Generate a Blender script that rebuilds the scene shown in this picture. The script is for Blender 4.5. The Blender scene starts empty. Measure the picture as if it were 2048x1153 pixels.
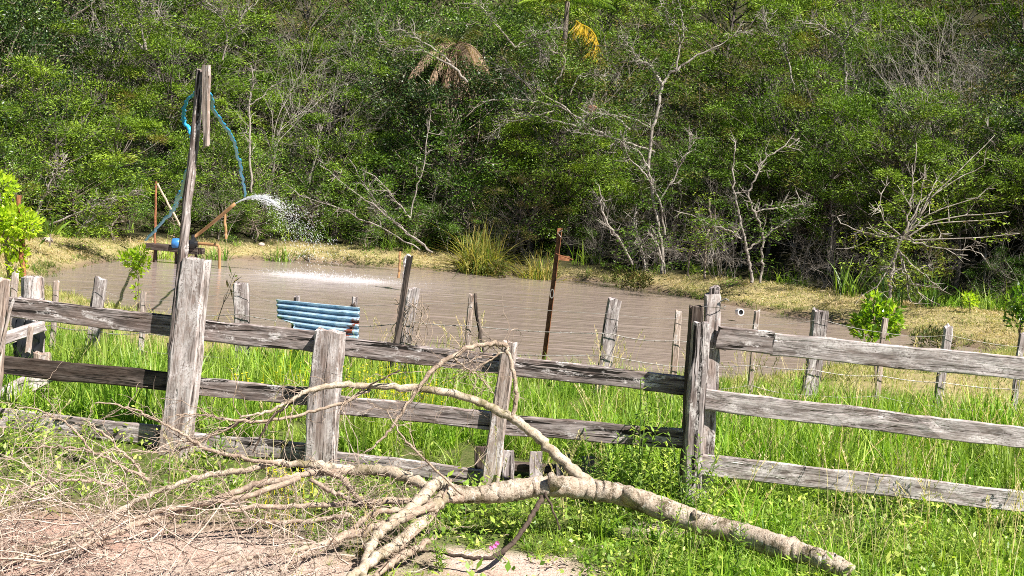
import bpy, math, random
import numpy as np
from mathutils import Vector, Matrix
random.seed(7); RNG = np.random.default_rng(11)
sc = bpy.context.scene
COL = sc.collection

# ------------------------------------------------------------------ camera, light, exposure
CAM = np.array([0.0, 0.0, 2.1]); FPX = 2400.0
PITCH = math.radians(4.67); ROLL = math.radians(4.0)
_f = np.array([0, math.cos(PITCH), -math.sin(PITCH)]); _r0 = np.array([1.0, 0, 0]); _u0 = np.cross(_r0, _f)
_r = _r0 * math.cos(ROLL) + _u0 * math.sin(ROLL); _u = _u0 * math.cos(ROLL) - _r0 * math.sin(ROLL)
cd = bpy.data.cameras.new("camera"); cam = bpy.data.objects.new("camera", cd); COL.objects.link(cam)
cd.sensor_width = 36; cd.lens = 36 * FPX / 2048; cd.clip_start = 0.1; cd.clip_end = 900
cam.matrix_world = Matrix(((_r[0], _u[0], -_f[0], CAM[0]), (_r[1], _u[1], -_f[1], CAM[1]), (_r[2], _u[2], -_f[2], CAM[2]), (0, 0, 0, 1)))
sc.camera = cam
SUN = np.array([0.72, -0.56, 1.10]); SUN /= np.linalg.norm(SUN)
w = bpy.data.worlds.new("World"); sc.world = w; w.use_nodes = True
nt = w.node_tree; bg = nt.nodes["Background"]; sky = nt.nodes.new("ShaderNodeTexSky")
sky.sky_type = 'NISHITA'; sky.sun_disc = False; sky.sun_elevation = math.asin(SUN[2])
sky.sun_rotation = math.atan2(SUN[0], SUN[1]); sky.air_density = 0.55; sky.dust_density = 0.2
nt.links.new(sky.outputs[0], bg.inputs[0]); bg.inputs[1].default_value = 0.05
sl = bpy.data.lights.new("sun", 'SUN'); sl.energy = 5.0; sl.angle = math.radians(0.53); sl.color = (1.0, 0.95, 0.87)
so = bpy.data.objects.new("sun", sl); COL.objects.link(so); so.rotation_euler = Vector(SUN).to_track_quat('Z', 'Y').to_euler()
so.location = (0, 0, 30)
sc.view_settings.view_transform = 'Standard'; sc.view_settings.look = 'None'
sc.view_settings.exposure = 1.08; sc.view_settings.gamma = 1; sc.view_settings.use_curve_mapping = False
sc.cycles.max_bounces = 4; sc.cycles.diffuse_bounces = 1; sc.cycles.use_denoising = False; sc.cycles.filter_width = 0.95; sc.cycles.transparent_max_bounces = 8; sc.cycles.transmission_bounces = 4

# ------------------------------------------------------------------ geometry helpers
def ray(px, py):
    d = _f + _r * ((px - 1024) / FPX) - _u * ((py - 576.5) / FPX); return d
def P(px, py, depth):                      # the point at this pixel of the photograph, this far in front of the camera
    return CAM + ray(px, py) * depth
def G(px, py, z=0.0):                      # ... on the level z
    d = ray(px, py); return CAM + d * ((z - CAM[2]) / d[2])
def N3(v): v = np.asarray(v, float); return v / (np.linalg.norm(v) + 1e-12)
def nrm(a): return a / (np.linalg.norm(a, axis=1, keepdims=True) + 1e-12)

class MB:
    def __init__(s): s.v = []; s.q = []; s.t = []; s.n = 0
    def add(s, v, q=None, t=None):
        v = np.asarray(v, float).reshape(-1, 3)
        if q is not None and len(q): s.q.append(np.asarray(q, int).reshape(-1, 4) + s.n)
        if t is not None and len(t): s.t.append(np.asarray(t, int).reshape(-1, 3) + s.n)
        s.v.append(v); s.n += len(v)
    def tube(s, pts, rad, sides=6, cap=True, jit=0.0, rng=RNG):
        pts = np.asarray(pts, float); n = len(pts); rad = np.broadcast_to(np.asarray(rad, float), (n,))
        tan = np.gradient(pts, axis=0) if n > 2 else np.repeat((pts[1] - pts[0])[None], n, 0)
        tan = nrm(tan); a = np.array([0, 0, 1.0]) if abs(tan[0][2]) < .8 else np.array([1.0, 0, 0])
        x = N3(np.cross(tan[0], a)); fr = []
        for i in range(n):
            x = N3(x - tan[i] * np.dot(x, tan[i])); fr.append((x, np.cross(tan[i], x)))
        X = np.array([f[0] for f in fr]); Y = np.array([f[1] for f in fr])
        an = np.arange(sides) * 2 * math.pi / sides
        rr = rad[:, None] * (1 + (rng.normal(0, jit, (n, sides)) if jit else 0))
        v = pts[:, None, :] + (X[:, None, :] * np.cos(an)[None, :, None] + Y[:, None, :] * np.sin(an)[None, :, None]) * rr[..., None]
        i = np.arange(n - 1)[:, None] * sides; j = np.arange(sides)[None, :]; j2 = (j + 1) % sides
        q = np.stack([i + j, i + j2, i + sides + j2, i + sides + j], -1).reshape(-1, 4)
        v = v.reshape(-1, 3); t = []
        if cap:
            c0 = len(v); v = np.vstack([v, pts[0], pts[-1]]); e = (n - 1) * sides
            for k in range(sides):
                k2 = (k + 1) % sides; t.append((c0, k2, k)); t.append((c0 + 1, e + k, e + k2))
        s.add(v, q, t)
    def leaves(s, c, d, side, L, W):       # kite shaped leaves
        L = np.broadcast_to(np.asarray(L, float), (len(c),))[:, None]; W = np.broadcast_to(np.asarray(W, float), (len(c),))[:, None]
        v = np.stack([c, c + d * L * .45 + side * W * .5, c + d * L, c + d * L * .45 - side * W * .5], 1).reshape(-1, 3)
        s.add(v, np.arange(len(c) * 4).reshape(-1, 4))
    def box(s, lo, hi, M=None):
        x0, y0, z0 = lo; x1, y1, z1 = hi
        v = np.array([(x0, y0, z0), (x1, y0, z0), (x1, y1, z0), (x0, y1, z0), (x0, y0, z1), (x1, y0, z1), (x1, y1, z1), (x0, y1, z1)], float)
        if M is not None: v = v @ np.asarray(M)[:3, :3].T + np.asarray(M)[:3, 3]
        s.add(v, [(3, 2, 1, 0), (4, 5, 6, 7), (0, 1, 5, 4), (1, 2, 6, 5), (2, 3, 7, 6), (3, 0, 4, 7)])
    def mesh(s, name, mat, smooth=False):
        v = np.vstack(s.v); q = np.vstack(s.q) if s.q else np.zeros((0, 4), int); t = np.vstack(s.t) if s.t else np.zeros((0, 3), int)
        me = bpy.data.meshes.new(name); me.vertices.add(len(v)); me.vertices.foreach_set("co", v.astype(np.float32).ravel())
        li = np.concatenate([q.ravel(), t.ravel()]).astype(np.int32); me.loops.add(len(li)); me.loops.foreach_set("vertex_index", li)
        nf = len(q) + len(t); st = np.concatenate([np.arange(len(q)) * 4, len(q) * 4 + np.arange(len(t)) * 3]).astype(np.int32)
        me.polygons.add(nf); me.polygons.foreach_set("loop_start", st)
        me.update(calc_edges=True); me.validate()
        me.polygons.foreach_set("use_smooth", np.full(len(me.polygons), bool(smooth)))
        if mat: me.materials.append(mat)
        return me

def spline(pts, n=8):                      # smooth curve through control points
    pts = np.asarray(pts, float)
    if len(pts) < 3: return np.array([pts[0] + (pts[-1] - pts[0]) * k / n for k in range(n + 1)])
    p = np.vstack([2 * pts[0] - pts[1], pts, 2 * pts[-1] - pts[-2]]); out = []
    for i in range(1, len(p) - 2):
        for k in range(n):
            t = k / n; a, b, c, d = p[i - 1], p[i], p[i + 1], p[i + 2]
            out.append(.5 * (2 * b + (c - a) * t + (2 * a - 5 * b + 4 * c - d) * t * t + (3 * b - a - 3 * c + d) * t ** 3))
    out.append(p[-2]); return np.array(out)

def link(name, data, parent=None, M=None, loc=None):
    o = bpy.data.objects.new(name, data); COL.objects.link(o)
    if parent is not None: o.parent = parent
    if M is not None: o.matrix_local = Matrix(M)
    if loc is not None: o.location = tuple(float(c) for c in loc)
    return o
def tag(o, label=None, cat=None, group=None, kind=None):
    if label: o['label'] = label
    if cat: o['category'] = cat
    if group: o['group'] = group
    if kind: o['kind'] = kind
    return o
def thing(name, loc, label, cat, group=None):
    return tag(link(name, None, loc=loc), label, cat, group)
def part(name, mb, mat, root, label=None, kind=None, smooth=False):   # mb in world coordinates, child of an unrotated root
    me = mb.mesh(name, mat, smooth)
    o = link(name, me, root)
    o.matrix_local = Matrix.Identity(4)
    if root is not None:
        l = root.location if root.parent is None else root.location + root.parent.location
        me.transform(Matrix.Translation((-l[0], -l[1], -l[2])))
    return tag(o, label, kind=kind)

# ------------------------------------------------------------------ material helpers
def mat_new(name):
    m = bpy.data.materials.new(name); m.use_nodes = True; nt = m.node_tree; nt.nodes.clear()
    return m, nt
class NT:
    def __init__(s, nt): s.nt = nt
    def n(s, t, **k):
        x = s.nt.nodes.new(t)
        for a, b in k.items(): setattr(x, a, b)
        return x
    def l(s, a, b): s.nt.links.new(a, b)
    def val(s, sock, v):
        if hasattr(v, 'node'): s.l(v, sock)
        else: sock.default_value = v
    def mix(s, fac, a, b, mode='MIX'):
        x = s.n('ShaderNodeMix', data_type='RGBA', blend_type=mode)
        s.val(x.inputs[0], fac); s.val(x.inputs[6], a); s.val(x.inputs[7], b); return x.outputs[2]
    def math(s, op, a, b=0.0, clamp=False):
        x = s.n('ShaderNodeMath', operation=op, use_clamp=clamp); s.val(x.inputs[0], a); s.val(x.inputs[1], b); return x.outputs[0]
    def mapping(s, vec, scale, loc=None):
        x = s.n('ShaderNodeMapping'); s.l(vec, x.inputs[0]); x.inputs[3].default_value = scale
        if loc is not None: s.l(loc, x.inputs[1])
        return x.outputs[0]
    def noise(s, vec, scale, detail=4, rough=.6, dist=0.0):
        x = s.n('ShaderNodeTexNoise'); s.l(vec, x.inputs['Vector']); x.inputs['Scale'].default_value = scale
        x.inputs['Detail'].default_value = detail; x.inputs['Roughness'].default_value = rough; x.inputs['Distortion'].default_value = dist
        return x.outputs[0]
    def ramp(s, fac, stops):
        x = s.n('ShaderNodeValToRGB'); s.l(fac, x.inputs[0]); cr = x.color_ramp
        while len(cr.elements) < len(stops): cr.elements.new(.5)
        for e, (p, c) in zip(cr.elements, stops): e.position = p; e.color = c if len(c) == 4 else (*c, 1)
        return x.outputs[0]
    def bsdf(s, color, rough=.8, spec=.3, bump=None, bstr=.5, bdist=.01, **k):
        b = s.n('ShaderNodeBsdfPrincipled'); s.val(b.inputs['Base Color'], color); s.val(b.inputs['Roughness'], rough)
        b.inputs['Specular IOR Level'].default_value = spec
        for a, v in k.items(): b.inputs[a].default_value = v
        if bump is not None:
            bp = s.n('ShaderNodeBump'); s.l(bump, bp.inputs['Height']); bp.inputs['Strength'].default_value = bstr
            bp.inputs['Distance'].default_value = bdist; s.l(bp.outputs[0], b.inputs['Normal'])
        return b.outputs[0]
    def out(s, sh):
        o = s.n('ShaderNodeOutputMaterial'); s.l(sh, o.inputs[0])
def c4(c): return (*c, 1)

def wood(name, light, dark, brown, lichen=0.0, crack=1.0):
    m, nt = mat_new(name); k = NT(nt); tc = k.n('ShaderNodeTexCoord'); oi = k.n('ShaderNodeObjectInfo')
    off = k.n('ShaderNodeVectorMath', operation='SCALE'); cx = k.n('ShaderNodeCombineXYZ')
    for i in range(3): k.l(oi.outputs['Random'], cx.inputs[i])
    k.l(cx.outputs[0], off.inputs[0]); off.inputs['Scale'].default_value = 37.0
    v = k.n('ShaderNodeVectorMath', operation='ADD'); k.l(tc.outputs['Object'], v.inputs[0]); k.l(off.outputs[0], v.inputs[1])
    v = v.outputs[0]
    vg = k.mapping(v, (1, 1, .07)); vm = k.mapping(v, (1, 1, .35))
    fine = k.noise(vg, 95, 5, .75, .4); grain = k.noise(vg, 26, 4, .65, .7); blot = k.noise(vm, 9, 5, .7)
    col = k.mix(k.ramp(grain, [(.38, (0, 0, 0)), (.6, (1, 1, 1))]), c4(dark), c4(light))
    col = k.mix(k.ramp(blot, [(.42, (0, 0, 0)), (.66, (1, 1, 1))]), col, k.mix(.6, col, c4(brown)))
    col = k.mix(k.ramp(fine, [(.35, (1, 1, 1)), (.52, (0, 0, 0))]), col, k.mix(1, col, (.42, .38, .36, 1), 'MULTIPLY'))
    cr = k.ramp(k.noise(k.mapping(v, (1, 1, .05)), 17, 3, .6, 1.6), [(.385, (1, 1, 1)), (.42, (0, 0, 0))])
    if crack: col = k.mix(k.math('MULTIPLY', cr, crack), col, (.022, .018, .016, 1))
    if lichen:
        li = k.ramp(k.noise(vm, 13, 6, .72, .3), [(.56 - .09 * lichen, (0, 0, 0)), (.62, (1, 1, 1))])
        li2 = k.math('MULTIPLY', li, k.ramp(k.noise(v, 70, 3, .6), [(.35, (0, 0, 0)), (.5, (1, 1, 1))]))
        col = k.mix(li2, col, (.66, .60, .585, 1))
    h = k.math('ADD', k.math('MULTIPLY', fine, .5), k.math('ADD', grain, k.math('MULTIPLY', cr, -1.2)))
    k.out(k.bsdf(col, .88, .2, h, .9, .006)); return m

W_POST = wood('weathered_post_wood', (.60, .53, .51), (.22, .18, .165), (.33, .225, .185), 1.15, .7)
W_GREY = wood('weathered_grey_wood', (.50, .445, .44), (.13, .107, .105), (.27, .20, .175), .5)
W_RAIL = wood('rail_wood', (.44, .38, .365), (.085, .067, .062), (.25, .175, .145), .15)
W_RAILP = wood('lichened_rail_wood', (.54, .485, .475), (.20, .165, .155), (.32, .25, .22), 1.1, .3)
W_DARK = wood('dark_wood', (.15, .12, .105), (.045, .034, .028), (.10, .065, .05), 0)
W_PALE = wood('pale_sawn_wood', (.60, .50, .45), (.30, .23, .20), (.36, .24, .17), .25, .3)

def leafmat(name, cols, trans=.35, rough=.5, spec=.4, patch=None, pscale=.8, tstr=1.3, pth=(.42, .6), bright=None):
    m, nt = mat_new(name); k = NT(nt); g = k.n('ShaderNodeNewGeometry'); oi = k.n('ShaderNodeObjectInfo')
    n = len(cols); st = [((i + .5) / n, c) for i, c in enumerate(cols)]
    r = k.math('FRACT', k.math('ADD', g.outputs['Random Per Island'], k.math('MULTIPLY', oi.outputs['Random'], 0.0)))
    col = k.ramp(r, st)
    big = k.noise(g.outputs['Position'], pscale, 3, .55)
    if patch: col = k.mix(k.ramp(big, [(pth[0], (0, 0, 0)), (pth[1], (1, 1, 1))]), col, k.mix(.6, col, c4(patch)))
    if bright:                              # lime patches a metre or so across: clump variety and painted-in highlights
        nb = k.noise(g.outputs['Position'], 1.15, 3, .6); col = k.mix(k.ramp(nb, [(.50, (0, 0, 0)), (.64, (1, 1, 1))]), col, k.mix(.6, col, c4(bright)))
    hs = k.n('ShaderNodeHueSaturation'); hs.inputs['Saturation'].default_value = 1.0
    k.l(k.math('ADD', k.math('MULTIPLY', oi.outputs['Random'], .75), .72), hs.inputs['Value']); k.l(col, hs.inputs['Color'])
    k.l(k.math('ADD', k.math('MULTIPLY', oi.outputs['Random'], -.03), .515), hs.inputs['Hue'])
    col = hs.outputs[0]
    a = k.bsdf(col, rough, spec)
    t = k.n('ShaderNodeBsdfTranslucent'); k.l(k.mix(1, col, (1.25 * tstr, 1.45 * tstr, .5 * tstr, 1), 'MULTIPLY'), t.inputs[0])
    mx = k.n('ShaderNodeMixShader'); mx.inputs[0].default_value = trans; k.l(a, mx.inputs[1]); k.l(t.outputs[0], mx.inputs[2])
    k.out(mx.outputs[0]); return m
L_FEATH = leafmat('feathery_leaf', [(.018, .036, .005), (.09, .165, .012), (.035, .07, .007), (.23, .35, .03), (.07, .135, .010), (.15, .25, .018)], .15, .55, .3, (.26, .17, .05), .55, 1.3, (.60, .68), (.22, .33, .025))  # near-black and bright leaf tones paint in the crowns' dark gaps and highlights
L_BROAD = leafmat('broad_leaf', [(.018, .042, .010), (.05, .105, .018), (.009, .02, .006), (.12, .19, .035)], .08, .42, .5)
L_VINE = leafmat('vine_leaf', [(.03, .07, .008), (.085, .175, .014), (.015, .035, .006), (.21, .33, .03)], .15, .42, .45, bright=(.20, .34, .03))
L_OLIVE = leafmat('olive_leaf', [(.04, .06, .012), (.11, .14, .027), (.025, .04, .01), (.19, .14, .05)], .15, .6, .2)
L_LIME = leafmat('lime_leaf', [(.30, .42, .02), (.42, .54, .03), (.16, .27, .02), (.50, .58, .05)], .4, .35, .5)
L_CITRUS = leafmat('citrus_leaf', [(.07, .16, .012), (.18, .34, .015), (.36, .50, .03), (.035, .09, .012)], .3, .3, .6)
L_GRASS = leafmat('tall_grass_blade', [(.15, .29, .022), (.25, .43, .035), (.06, .14, .015), (.42, .53, .09), (.19, .35, .026)], .3, .45, .4, (.28, .33, .07), 1.0)
L_SHORT = leafmat('short_grass_blade', [(.16, .24, .04), (.30, .30, .10), (.13, .24, .03), (.42, .36, .19), (.24, .30, .06)], .3, .6, .2, (.40, .34, .16), .7)
L_MOWN = leafmat('mown_grass_blade', [(.52, .42, .25), (.42, .36, .17), (.28, .28, .09), (.62, .49, .32), (.15, .20, .04)], .25, .7, .15, (.52, .38, .24), .5)
L_EDGE = leafmat('water_edge_grass', [(.14, .20, .035), (.10, .18, .025), (.26, .26, .09), (.07, .12, .02)], .3, .6, .2)
L_STRAW = leafmat('straw', [(.55, .45, .25), (.45, .36, .18), (.62, .55, .34), (.30, .32, .08)], .3, .6, .2)
L_SEDGE = leafmat('sedge_leaf', [(.42, .34, .08), (.30, .30, .06), (.16, .22, .04), (.50, .36, .12), (.10, .16, .03)], .3, .5, .3)
L_DEADFR = leafmat('dead_frond', [(.42, .30, .21), (.50, .38, .28), (.30, .20, .13), (.36, .27, .2)], .2, .7, .1)
L_GOLD = leafmat('golden_frond', [(.62, .40, .02), (.70, .48, .04), (.50, .30, .02)], .35, .5, .3)
L_WEED = leafmat('weed_leaf', [(.16, .27, .03), (.26, .38, .05), (.08, .15, .02), (.42, .48, .11)], .28, .45, .4)
L_YELLOW = leafmat('yellow_flower', [(.75, .62, .02), (.80, .70, .05)], .3, .5, .2)
L_PINK = leafmat('pink_flower', [(.70, .22, .52), (.62, .15, .45)], .3, .5, .2)

def bark(name, light, dark, moss=None, scale=14, stretch=.35):
    m, nt = mat_new(name); k = NT(nt); tc = k.n('ShaderNodeTexCoord'); v = tc.outputs['Object']
    a = k.noise(v, scale, 6, .7, .3); b = k.noise(v, scale * 5, 4, .7)
    col = k.mix(k.ramp(a, [(.38, (0, 0, 0)), (.62, (1, 1, 1))]), c4(dark), c4(light))
    col = k.mix(k.ramp(b, [(.34, (1, 1, 1)), (.48, (0, 0, 0))]), col, k.mix(1, col, (.5, .46, .42, 1), 'MULTIPLY'))
    if moss: col = k.mix(k.ramp(k.noise(v, scale * .35, 5, .7), [(.5, (0, 0, 0)), (.64, (1, 1, 1))]), col, c4(moss))
    k.out(k.bsdf(col, .85, .2, k.math('ADD', a, k.math('MULTIPLY', b, .6)), .6, .012)); return m
B_TRUNK = bark('pale_bark', (.58, .50, .40), (.36, .28, .20), (.18, .15, .08))
def log_bark():
    m, nt = mat_new('lichened_log_bark'); k = NT(nt); tc = k.n('ShaderNodeTexCoord'); v = tc.outputs['Object']
    a = k.noise(v, 16, 6, .75, .4); b = k.noise(v, 70, 4, .7); ring = k.noise(k.mapping(v, (9, 1.5, 1.5)), 5, 4, .6)
    col = k.mix(k.ramp(a, [(.36, (0, 0, 0)), (.64, (1, 1, 1))]), (.38, .29, .215, 1), (.54, .46, .38, 1))
    col = k.mix(k.ramp(k.noise(v, 7, 6, .8), [(.52, (0, 0, 0)), (.62, (1, 1, 1))]), col, (.12, .095, .055, 1))
    col = k.mix(k.ramp(k.noise(v, 22, 5, .6, 1.0), [(.60, (0, 0, 0)), (.66, (1, 1, 1))]), col, (.62, .58, .52, 1))
    col = k.mix(k.ramp(b, [(.32, (1, 1, 1)), (.46, (0, 0, 0))]), col, k.mix(1, col, (.38, .33, .28, 1), 'MULTIPLY'))
    k.out(k.bsdf(col, .85, .2, k.math('ADD', k.math('ADD', a, k.math('MULTIPLY', b, .7)), ring), .9, .014)); return m
B_LOG = log_bark()
B_TWIG = bark('dry_twig_bark', (.50, .40, .31), (.28, .20, .15), None, 20)
B_BRUSH = bark('dead_brush_bark', (.62, .51, .43), (.38, .28, .225), None, 12)
B_DARK = bark('dark_twig_bark', (.11, .08, .06), (.05, .035, .03), None, 14)
B_GREY = bark('grey_bark', (.40, .36, .32), (.22, .19, .16), None, 4)
B_WHITE = bark('white_bark', (.42, .385, .34), (.18, .15, .125), None, 3)
B_LIMB = bark('limb_bark', (.17, .145, .125), (.07, .058, .05), None, 4)
B_BROWN = bark('forest_trunk_bark', (.30, .25, .20), (.15, .12, .09), None, 4)

def plain(name, col, rough=.5, spec=.4, metal=0.0, var=.25, scale=12, col2=None):
    m, nt = mat_new(name); k = NT(nt); tc = k.n('ShaderNodeTexCoord')
    n = k.noise(tc.outputs['Object'], scale, 5, .65)
    c = k.mix(k.ramp(n, [(.4, (0, 0, 0)), (.62, (1, 1, 1))]), c4(col), c4(col2 or tuple(x * (1 - var) for x in col)))
    k.out(k.bsdf(c, rough, spec, n, .3, .002, Metallic=metal)); return m
M_RUST = plain('rusty_steel', (.36, .155, .075), .85, .2, 0, .4, 25, (.18, .07, .04))
M_WIRE = plain('galvanised_wire', (.34, .33, .31), .5, .5, .3, .3, 30, (.20, .17, .15))
M_HOSE = plain('blue_hose', (.04, .42, .78), .4, .5, 0, .25, 20)
M_MOTOR = plain('blue_motor_paint', (.05, .22, .55), .4, .5)
M_BLACK = plain('black_plastic', (.02, .02, .022), .35, .5)
M_TARP = plain('dark_blue_plastic', (.02, .035, .06), .25, .6)
M_PVC = plain('white_plastic_pipe', (.72, .70, .66), .4, .5, 0, .15)
M_PIPE = plain('brown_plastic_pipe', (.42, .24, .11), .5, .4, 0, .2)
M_PALEST = plain('pale_cane', (.60, .50, .36), .7, .2)
def sheet_mat():
    m, nt = mat_new('painted_corrugated_metal'); k = NT(nt); tc = k.n('ShaderNodeTexCoord'); v = tc.outputs['Object']
    n = k.noise(v, 9, 6, .7)
    c = k.mix(k.ramp(n, [(.35, (0, 0, 0)), (.65, (1, 1, 1))]), (.15, .28, .42, 1), (.48, .61, .71, 1))
    c = k.mix(k.ramp(k.noise(v, 5, 6, .75), [(.58, (0, 0, 0)), (.62, (1, 1, 1))]), c, (.24, .07, .04, 1))
    k.out(k.bsdf(c, .4, .5, n, .3, .004, Metallic=.25)); return m
M_SHEET = sheet_mat()

# ------------------------------------------------------------------ terrain
WZ = -0.5
POND_PX = [(60, 562), (130, 541), (210, 525), (300, 516), (480, 519), (640, 524), (800, 537), (900, 545), (1050, 553), (1200, 564), (1300, 580), (1400, 600),
           (1550, 627), (1700, 652), (1800, 668), (1880, 684), (1990, 705), (1985, 722), (1900, 728), (1780, 733), (1650, 742), (1500, 762), (1300, 778), (1100, 772),
           (900, 745), (700, 705), (500, 668), (330, 646), (200, 614), (110, 594), (55, 577)]
POND = np.array([G(x, y, WZ)[:2] for x, y in POND_PX])
def pond_sd(xy):                            # positive outside, negative inside
    xy = np.asarray(xy, float).reshape(-1, 2); a = POND; b = np.roll(POND, -1, 0); best = np.full(len(xy), 1e9); ins = np.zeros(len(xy), bool)
    for p, q in zip(a, b):
        d = q - p; t = np.clip(((xy - p) @ d) / (d @ d), 0, 1); dd = np.linalg.norm(xy - (p + t[:, None] * d), axis=1); best = np.minimum(best, dd)
        c = ((p[1] > xy[:, 1]) != (q[1] > xy[:, 1])) & (xy[:, 0] < (q[0] - p[0]) * (xy[:, 1] - p[1]) / (q[1] - p[1] + 1e-12) + p[0]); ins ^= c
    return np.where(ins, -best, best)
CREST_PX = [(-500, 500), (-150, 492), (0, 487), (300, 482), (640, 492), (800, 505), (1000, 520), (1200, 535), (1400, 560), (1600, 585), (1800, 618), (2048, 640), (2300, 665), (2600, 690)]
CREST = np.array([G(x, y, 0.0)[:2] for x, y in CREST_PX])
def crest_y(x): return np.interp(x, CREST[:, 0], CREST[:, 1])
_CE = np.vstack([CREST[0] + (-40, -30), CREST, CREST[-1] + (40, -30)])
def crest_sd(x, y):                         # metres behind (+) or before (-) the crest of the far bank
    x = np.asarray(x, float); y = np.asarray(y, float); sh = x.shape; p = np.stack([x.ravel(), y.ravel()], -1); best = np.full(len(p), 1e9)
    for a, b in zip(_CE[:-1], _CE[1:]):
        d = b - a; t = np.clip(((p - a) @ d) / (d @ d), 0, 1); best = np.minimum(best, np.linalg.norm(p - (a + t[:, None] * d), axis=1))
    return np.where(p[:, 1] > np.interp(p[:, 0], _CE[:, 0], _CE[:, 1]), best, -best).reshape(sh)
def sm(a, b, x): t = np.clip((np.asarray(x, float) - a) / (b - a), 0, 1); return t * t * (3 - 2 * t)
_ph = RNG.uniform(0, 6.28, (24, 2)); _dr = RNG.normal(0, 1, (24, 2))
def fbm(x, y, f):
    s = 0
    for i in range(8): s = s + np.sin((x * _dr[i, 0] + y * _dr[i, 1]) * f * (1 + .37 * i) + _ph[i, 0]) / (1 + .4 * i)
    return s / 3.2
def ground_z(x, y):
    x = np.asarray(x, float); y = np.asarray(y, float); sh = x.shape
    sd = pond_sd(np.stack([x.ravel(), y.ravel()], -1)).reshape(sh)
    sd = sd + .16 * fbm(x, y, 2.1) * sm(0, .4, np.abs(sd)) 
    far = sm(16, 24, y)
    wout = 1.6 * far + 3.0 * (1 - far)
    z = np.where(sd > 0, WZ + .5 * np.minimum(sd / wout, 1) ** .75, WZ + np.maximum(sd * .5, -1.2))
    z = z + (.05 * fbm(x, y, .55) + .018 * fbm(x, y, 3.3)) * sm(0, 1.2, np.abs(sd))
    z = z + .03 * np.abs(fbm(x, y, 2.6)) * sm(22, 26, y) * sm(.1, .8, sd) * (1 - sm(2, 3, sd))
    beyond = crest_sd(x, y) - 3
    z = z + np.maximum(beyond, 0) ** 1.12 * .30 * (1 - sm(60, 160, beyond) * .6)
    z = z - .10 * np.exp(-((y - 8.2) / 2.2) ** 2) * sm(-3.5, -1.5, x) * (1 - sm(.6, 2.0, x))
    return z
def axis(lo, hi, fine, step, far):
    c = list(np.arange(fine[0], fine[1], step)); s = step; v = fine[1]
    while v < hi: c.append(v); s *= 1.25; v += s
    s = step; v = fine[0] - s
    while v > lo: c.insert(0, v); s *= 1.25; v -= s
    return np.array(c)
gx = axis(-260, 260, (-19, 19), .2, 0); gy = axis(-60, 420, (3, 44), .2, 0)
X, Y = np.meshgrid(gx, gy); Z = ground_z(X, Y)
def dirt_mask(x, y):
    n = fbm(x, y, 1.3) * .35 + fbm(x, y, 4.0) * .2
    a = sm(.0, .5, 1.0 - np.sqrt(((x + 1.9) / 1.95) ** 2 + ((y - 6.2) / 1.75) ** 2) + n * .4)
    b = sm(.0, .5, 1.0 - np.sqrt(((x - .05) / .6) ** 2 + ((y - 6.75) / .45) ** 2) + n * .5)
    c = sm(.0, .5, 1.0 - np.sqrt(((x - 1.1) / .3) ** 2 + ((y - 7.9) / .25) ** 2) + n * .5)
    return np.clip(np.maximum(np.maximum(a, b), c), 0, 1)
mb = MB(); ny, nx = X.shape
ii = np.arange(ny - 1)[:, None] * nx + np.arange(nx - 1)[None, :]
mb.add(np.stack([X, Y, Z], -1).reshape(-1, 3), np.stack([ii, ii + 1, ii + nx + 1, ii + nx], -1).reshape(-1, 4))
def ground_mat():
    m, nt = mat_new('ground_soil_and_turf'); k = NT(nt); g = k.n('ShaderNodeNewGeometry'); v = g.outputs['Position']
    def at(nm): a = k.n('ShaderNodeAttribute', attribute_name=nm); return a.outputs['Fac']
    n1 = k.noise(v, 2.2, 6, .7); n2 = k.noise(v, 22, 5, .7); n3 = k.noise(v, 90, 3, .7)
    grass = k.mix(k.ramp(n2, [(.35, (0, 0, 0)), (.65, (1, 1, 1))]), (.07, .10, .025, 1), (.16, .17, .06, 1))
    mown = k.mix(k.ramp(n2, [(.3, (0, 0, 0)), (.7, (1, 1, 1))]), (.30, .24, .11, 1), (.50, .41, .22, 1))
    mown = k.mix(k.ramp(n1, [(.5, (0, 0, 0)), (.65, (1, 1, 1))]), mown, (.30, .29, .10, 1))
    dirt = k.mix(k.ramp(n1, [(.35, (0, 0, 0)), (.65, (1, 1, 1))]), (.56, .38, .30, 1), (.74, .61, .53, 1))
    sx = k.n('ShaderNodeSeparateXYZ'); k.l(v, sx.inputs[0]); dirt = k.mix(k.math('MULTIPLY', k.math('SUBTRACT', -1.3, sx.outputs[0], ), .55, True), dirt, (.46, .25, .19, 1))
    dirt = k.mix(k.ramp(n3, [(.3, (1, 1, 1)), (.5, (0, 0, 0))]), dirt, (.34, .22, .17, 1))
    litter = k.mix(n2, (.03, .035, .015, 1), (.08, .07, .035, 1))
    mud = (.20, .145, .10, 1)
    c = k.mix(at('mown'), grass, mown); c = k.mix(at('litter'), c, litter); c = k.mix(at('dirt'), c, dirt); c = k.mix(at('mud'), c, mud)
    k.out(k.bsdf(c, .95, .1, k.math('ADD', k.math('ADD', k.math('MULTIPLY', n1, .6), n2), k.math('MULTIPLY', n3, .5)), .8, .04)); return m
gm = mb.mesh('ground', ground_mat(), True)
def setattr_f(me, nm, a):
    at = me.attributes.new(nm, 'FLOAT', 'POINT'); at.data.foreach_set('value', np.asarray(a, np.float32).ravel())
SD = pond_sd(np.stack([X.ravel(), Y.ravel()], -1)).reshape(X.shape); BEY = crest_sd(X, Y)
setattr_f(gm, 'mown', np.clip(sm(12.0, 14.5, Y + fbm(X, Y, 1.1)) , 0, 1)); setattr_f(gm, 'litter', sm(1.1, 1.9, BEY)); setattr_f(gm, 'dirt', dirt_mask(X, Y))
setattr_f(gm, 'mud', 1 - sm(.0, .35, SD + .12 * fbm(X, Y, 3)))
tag(link('ground', gm), kind='structure')

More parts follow.
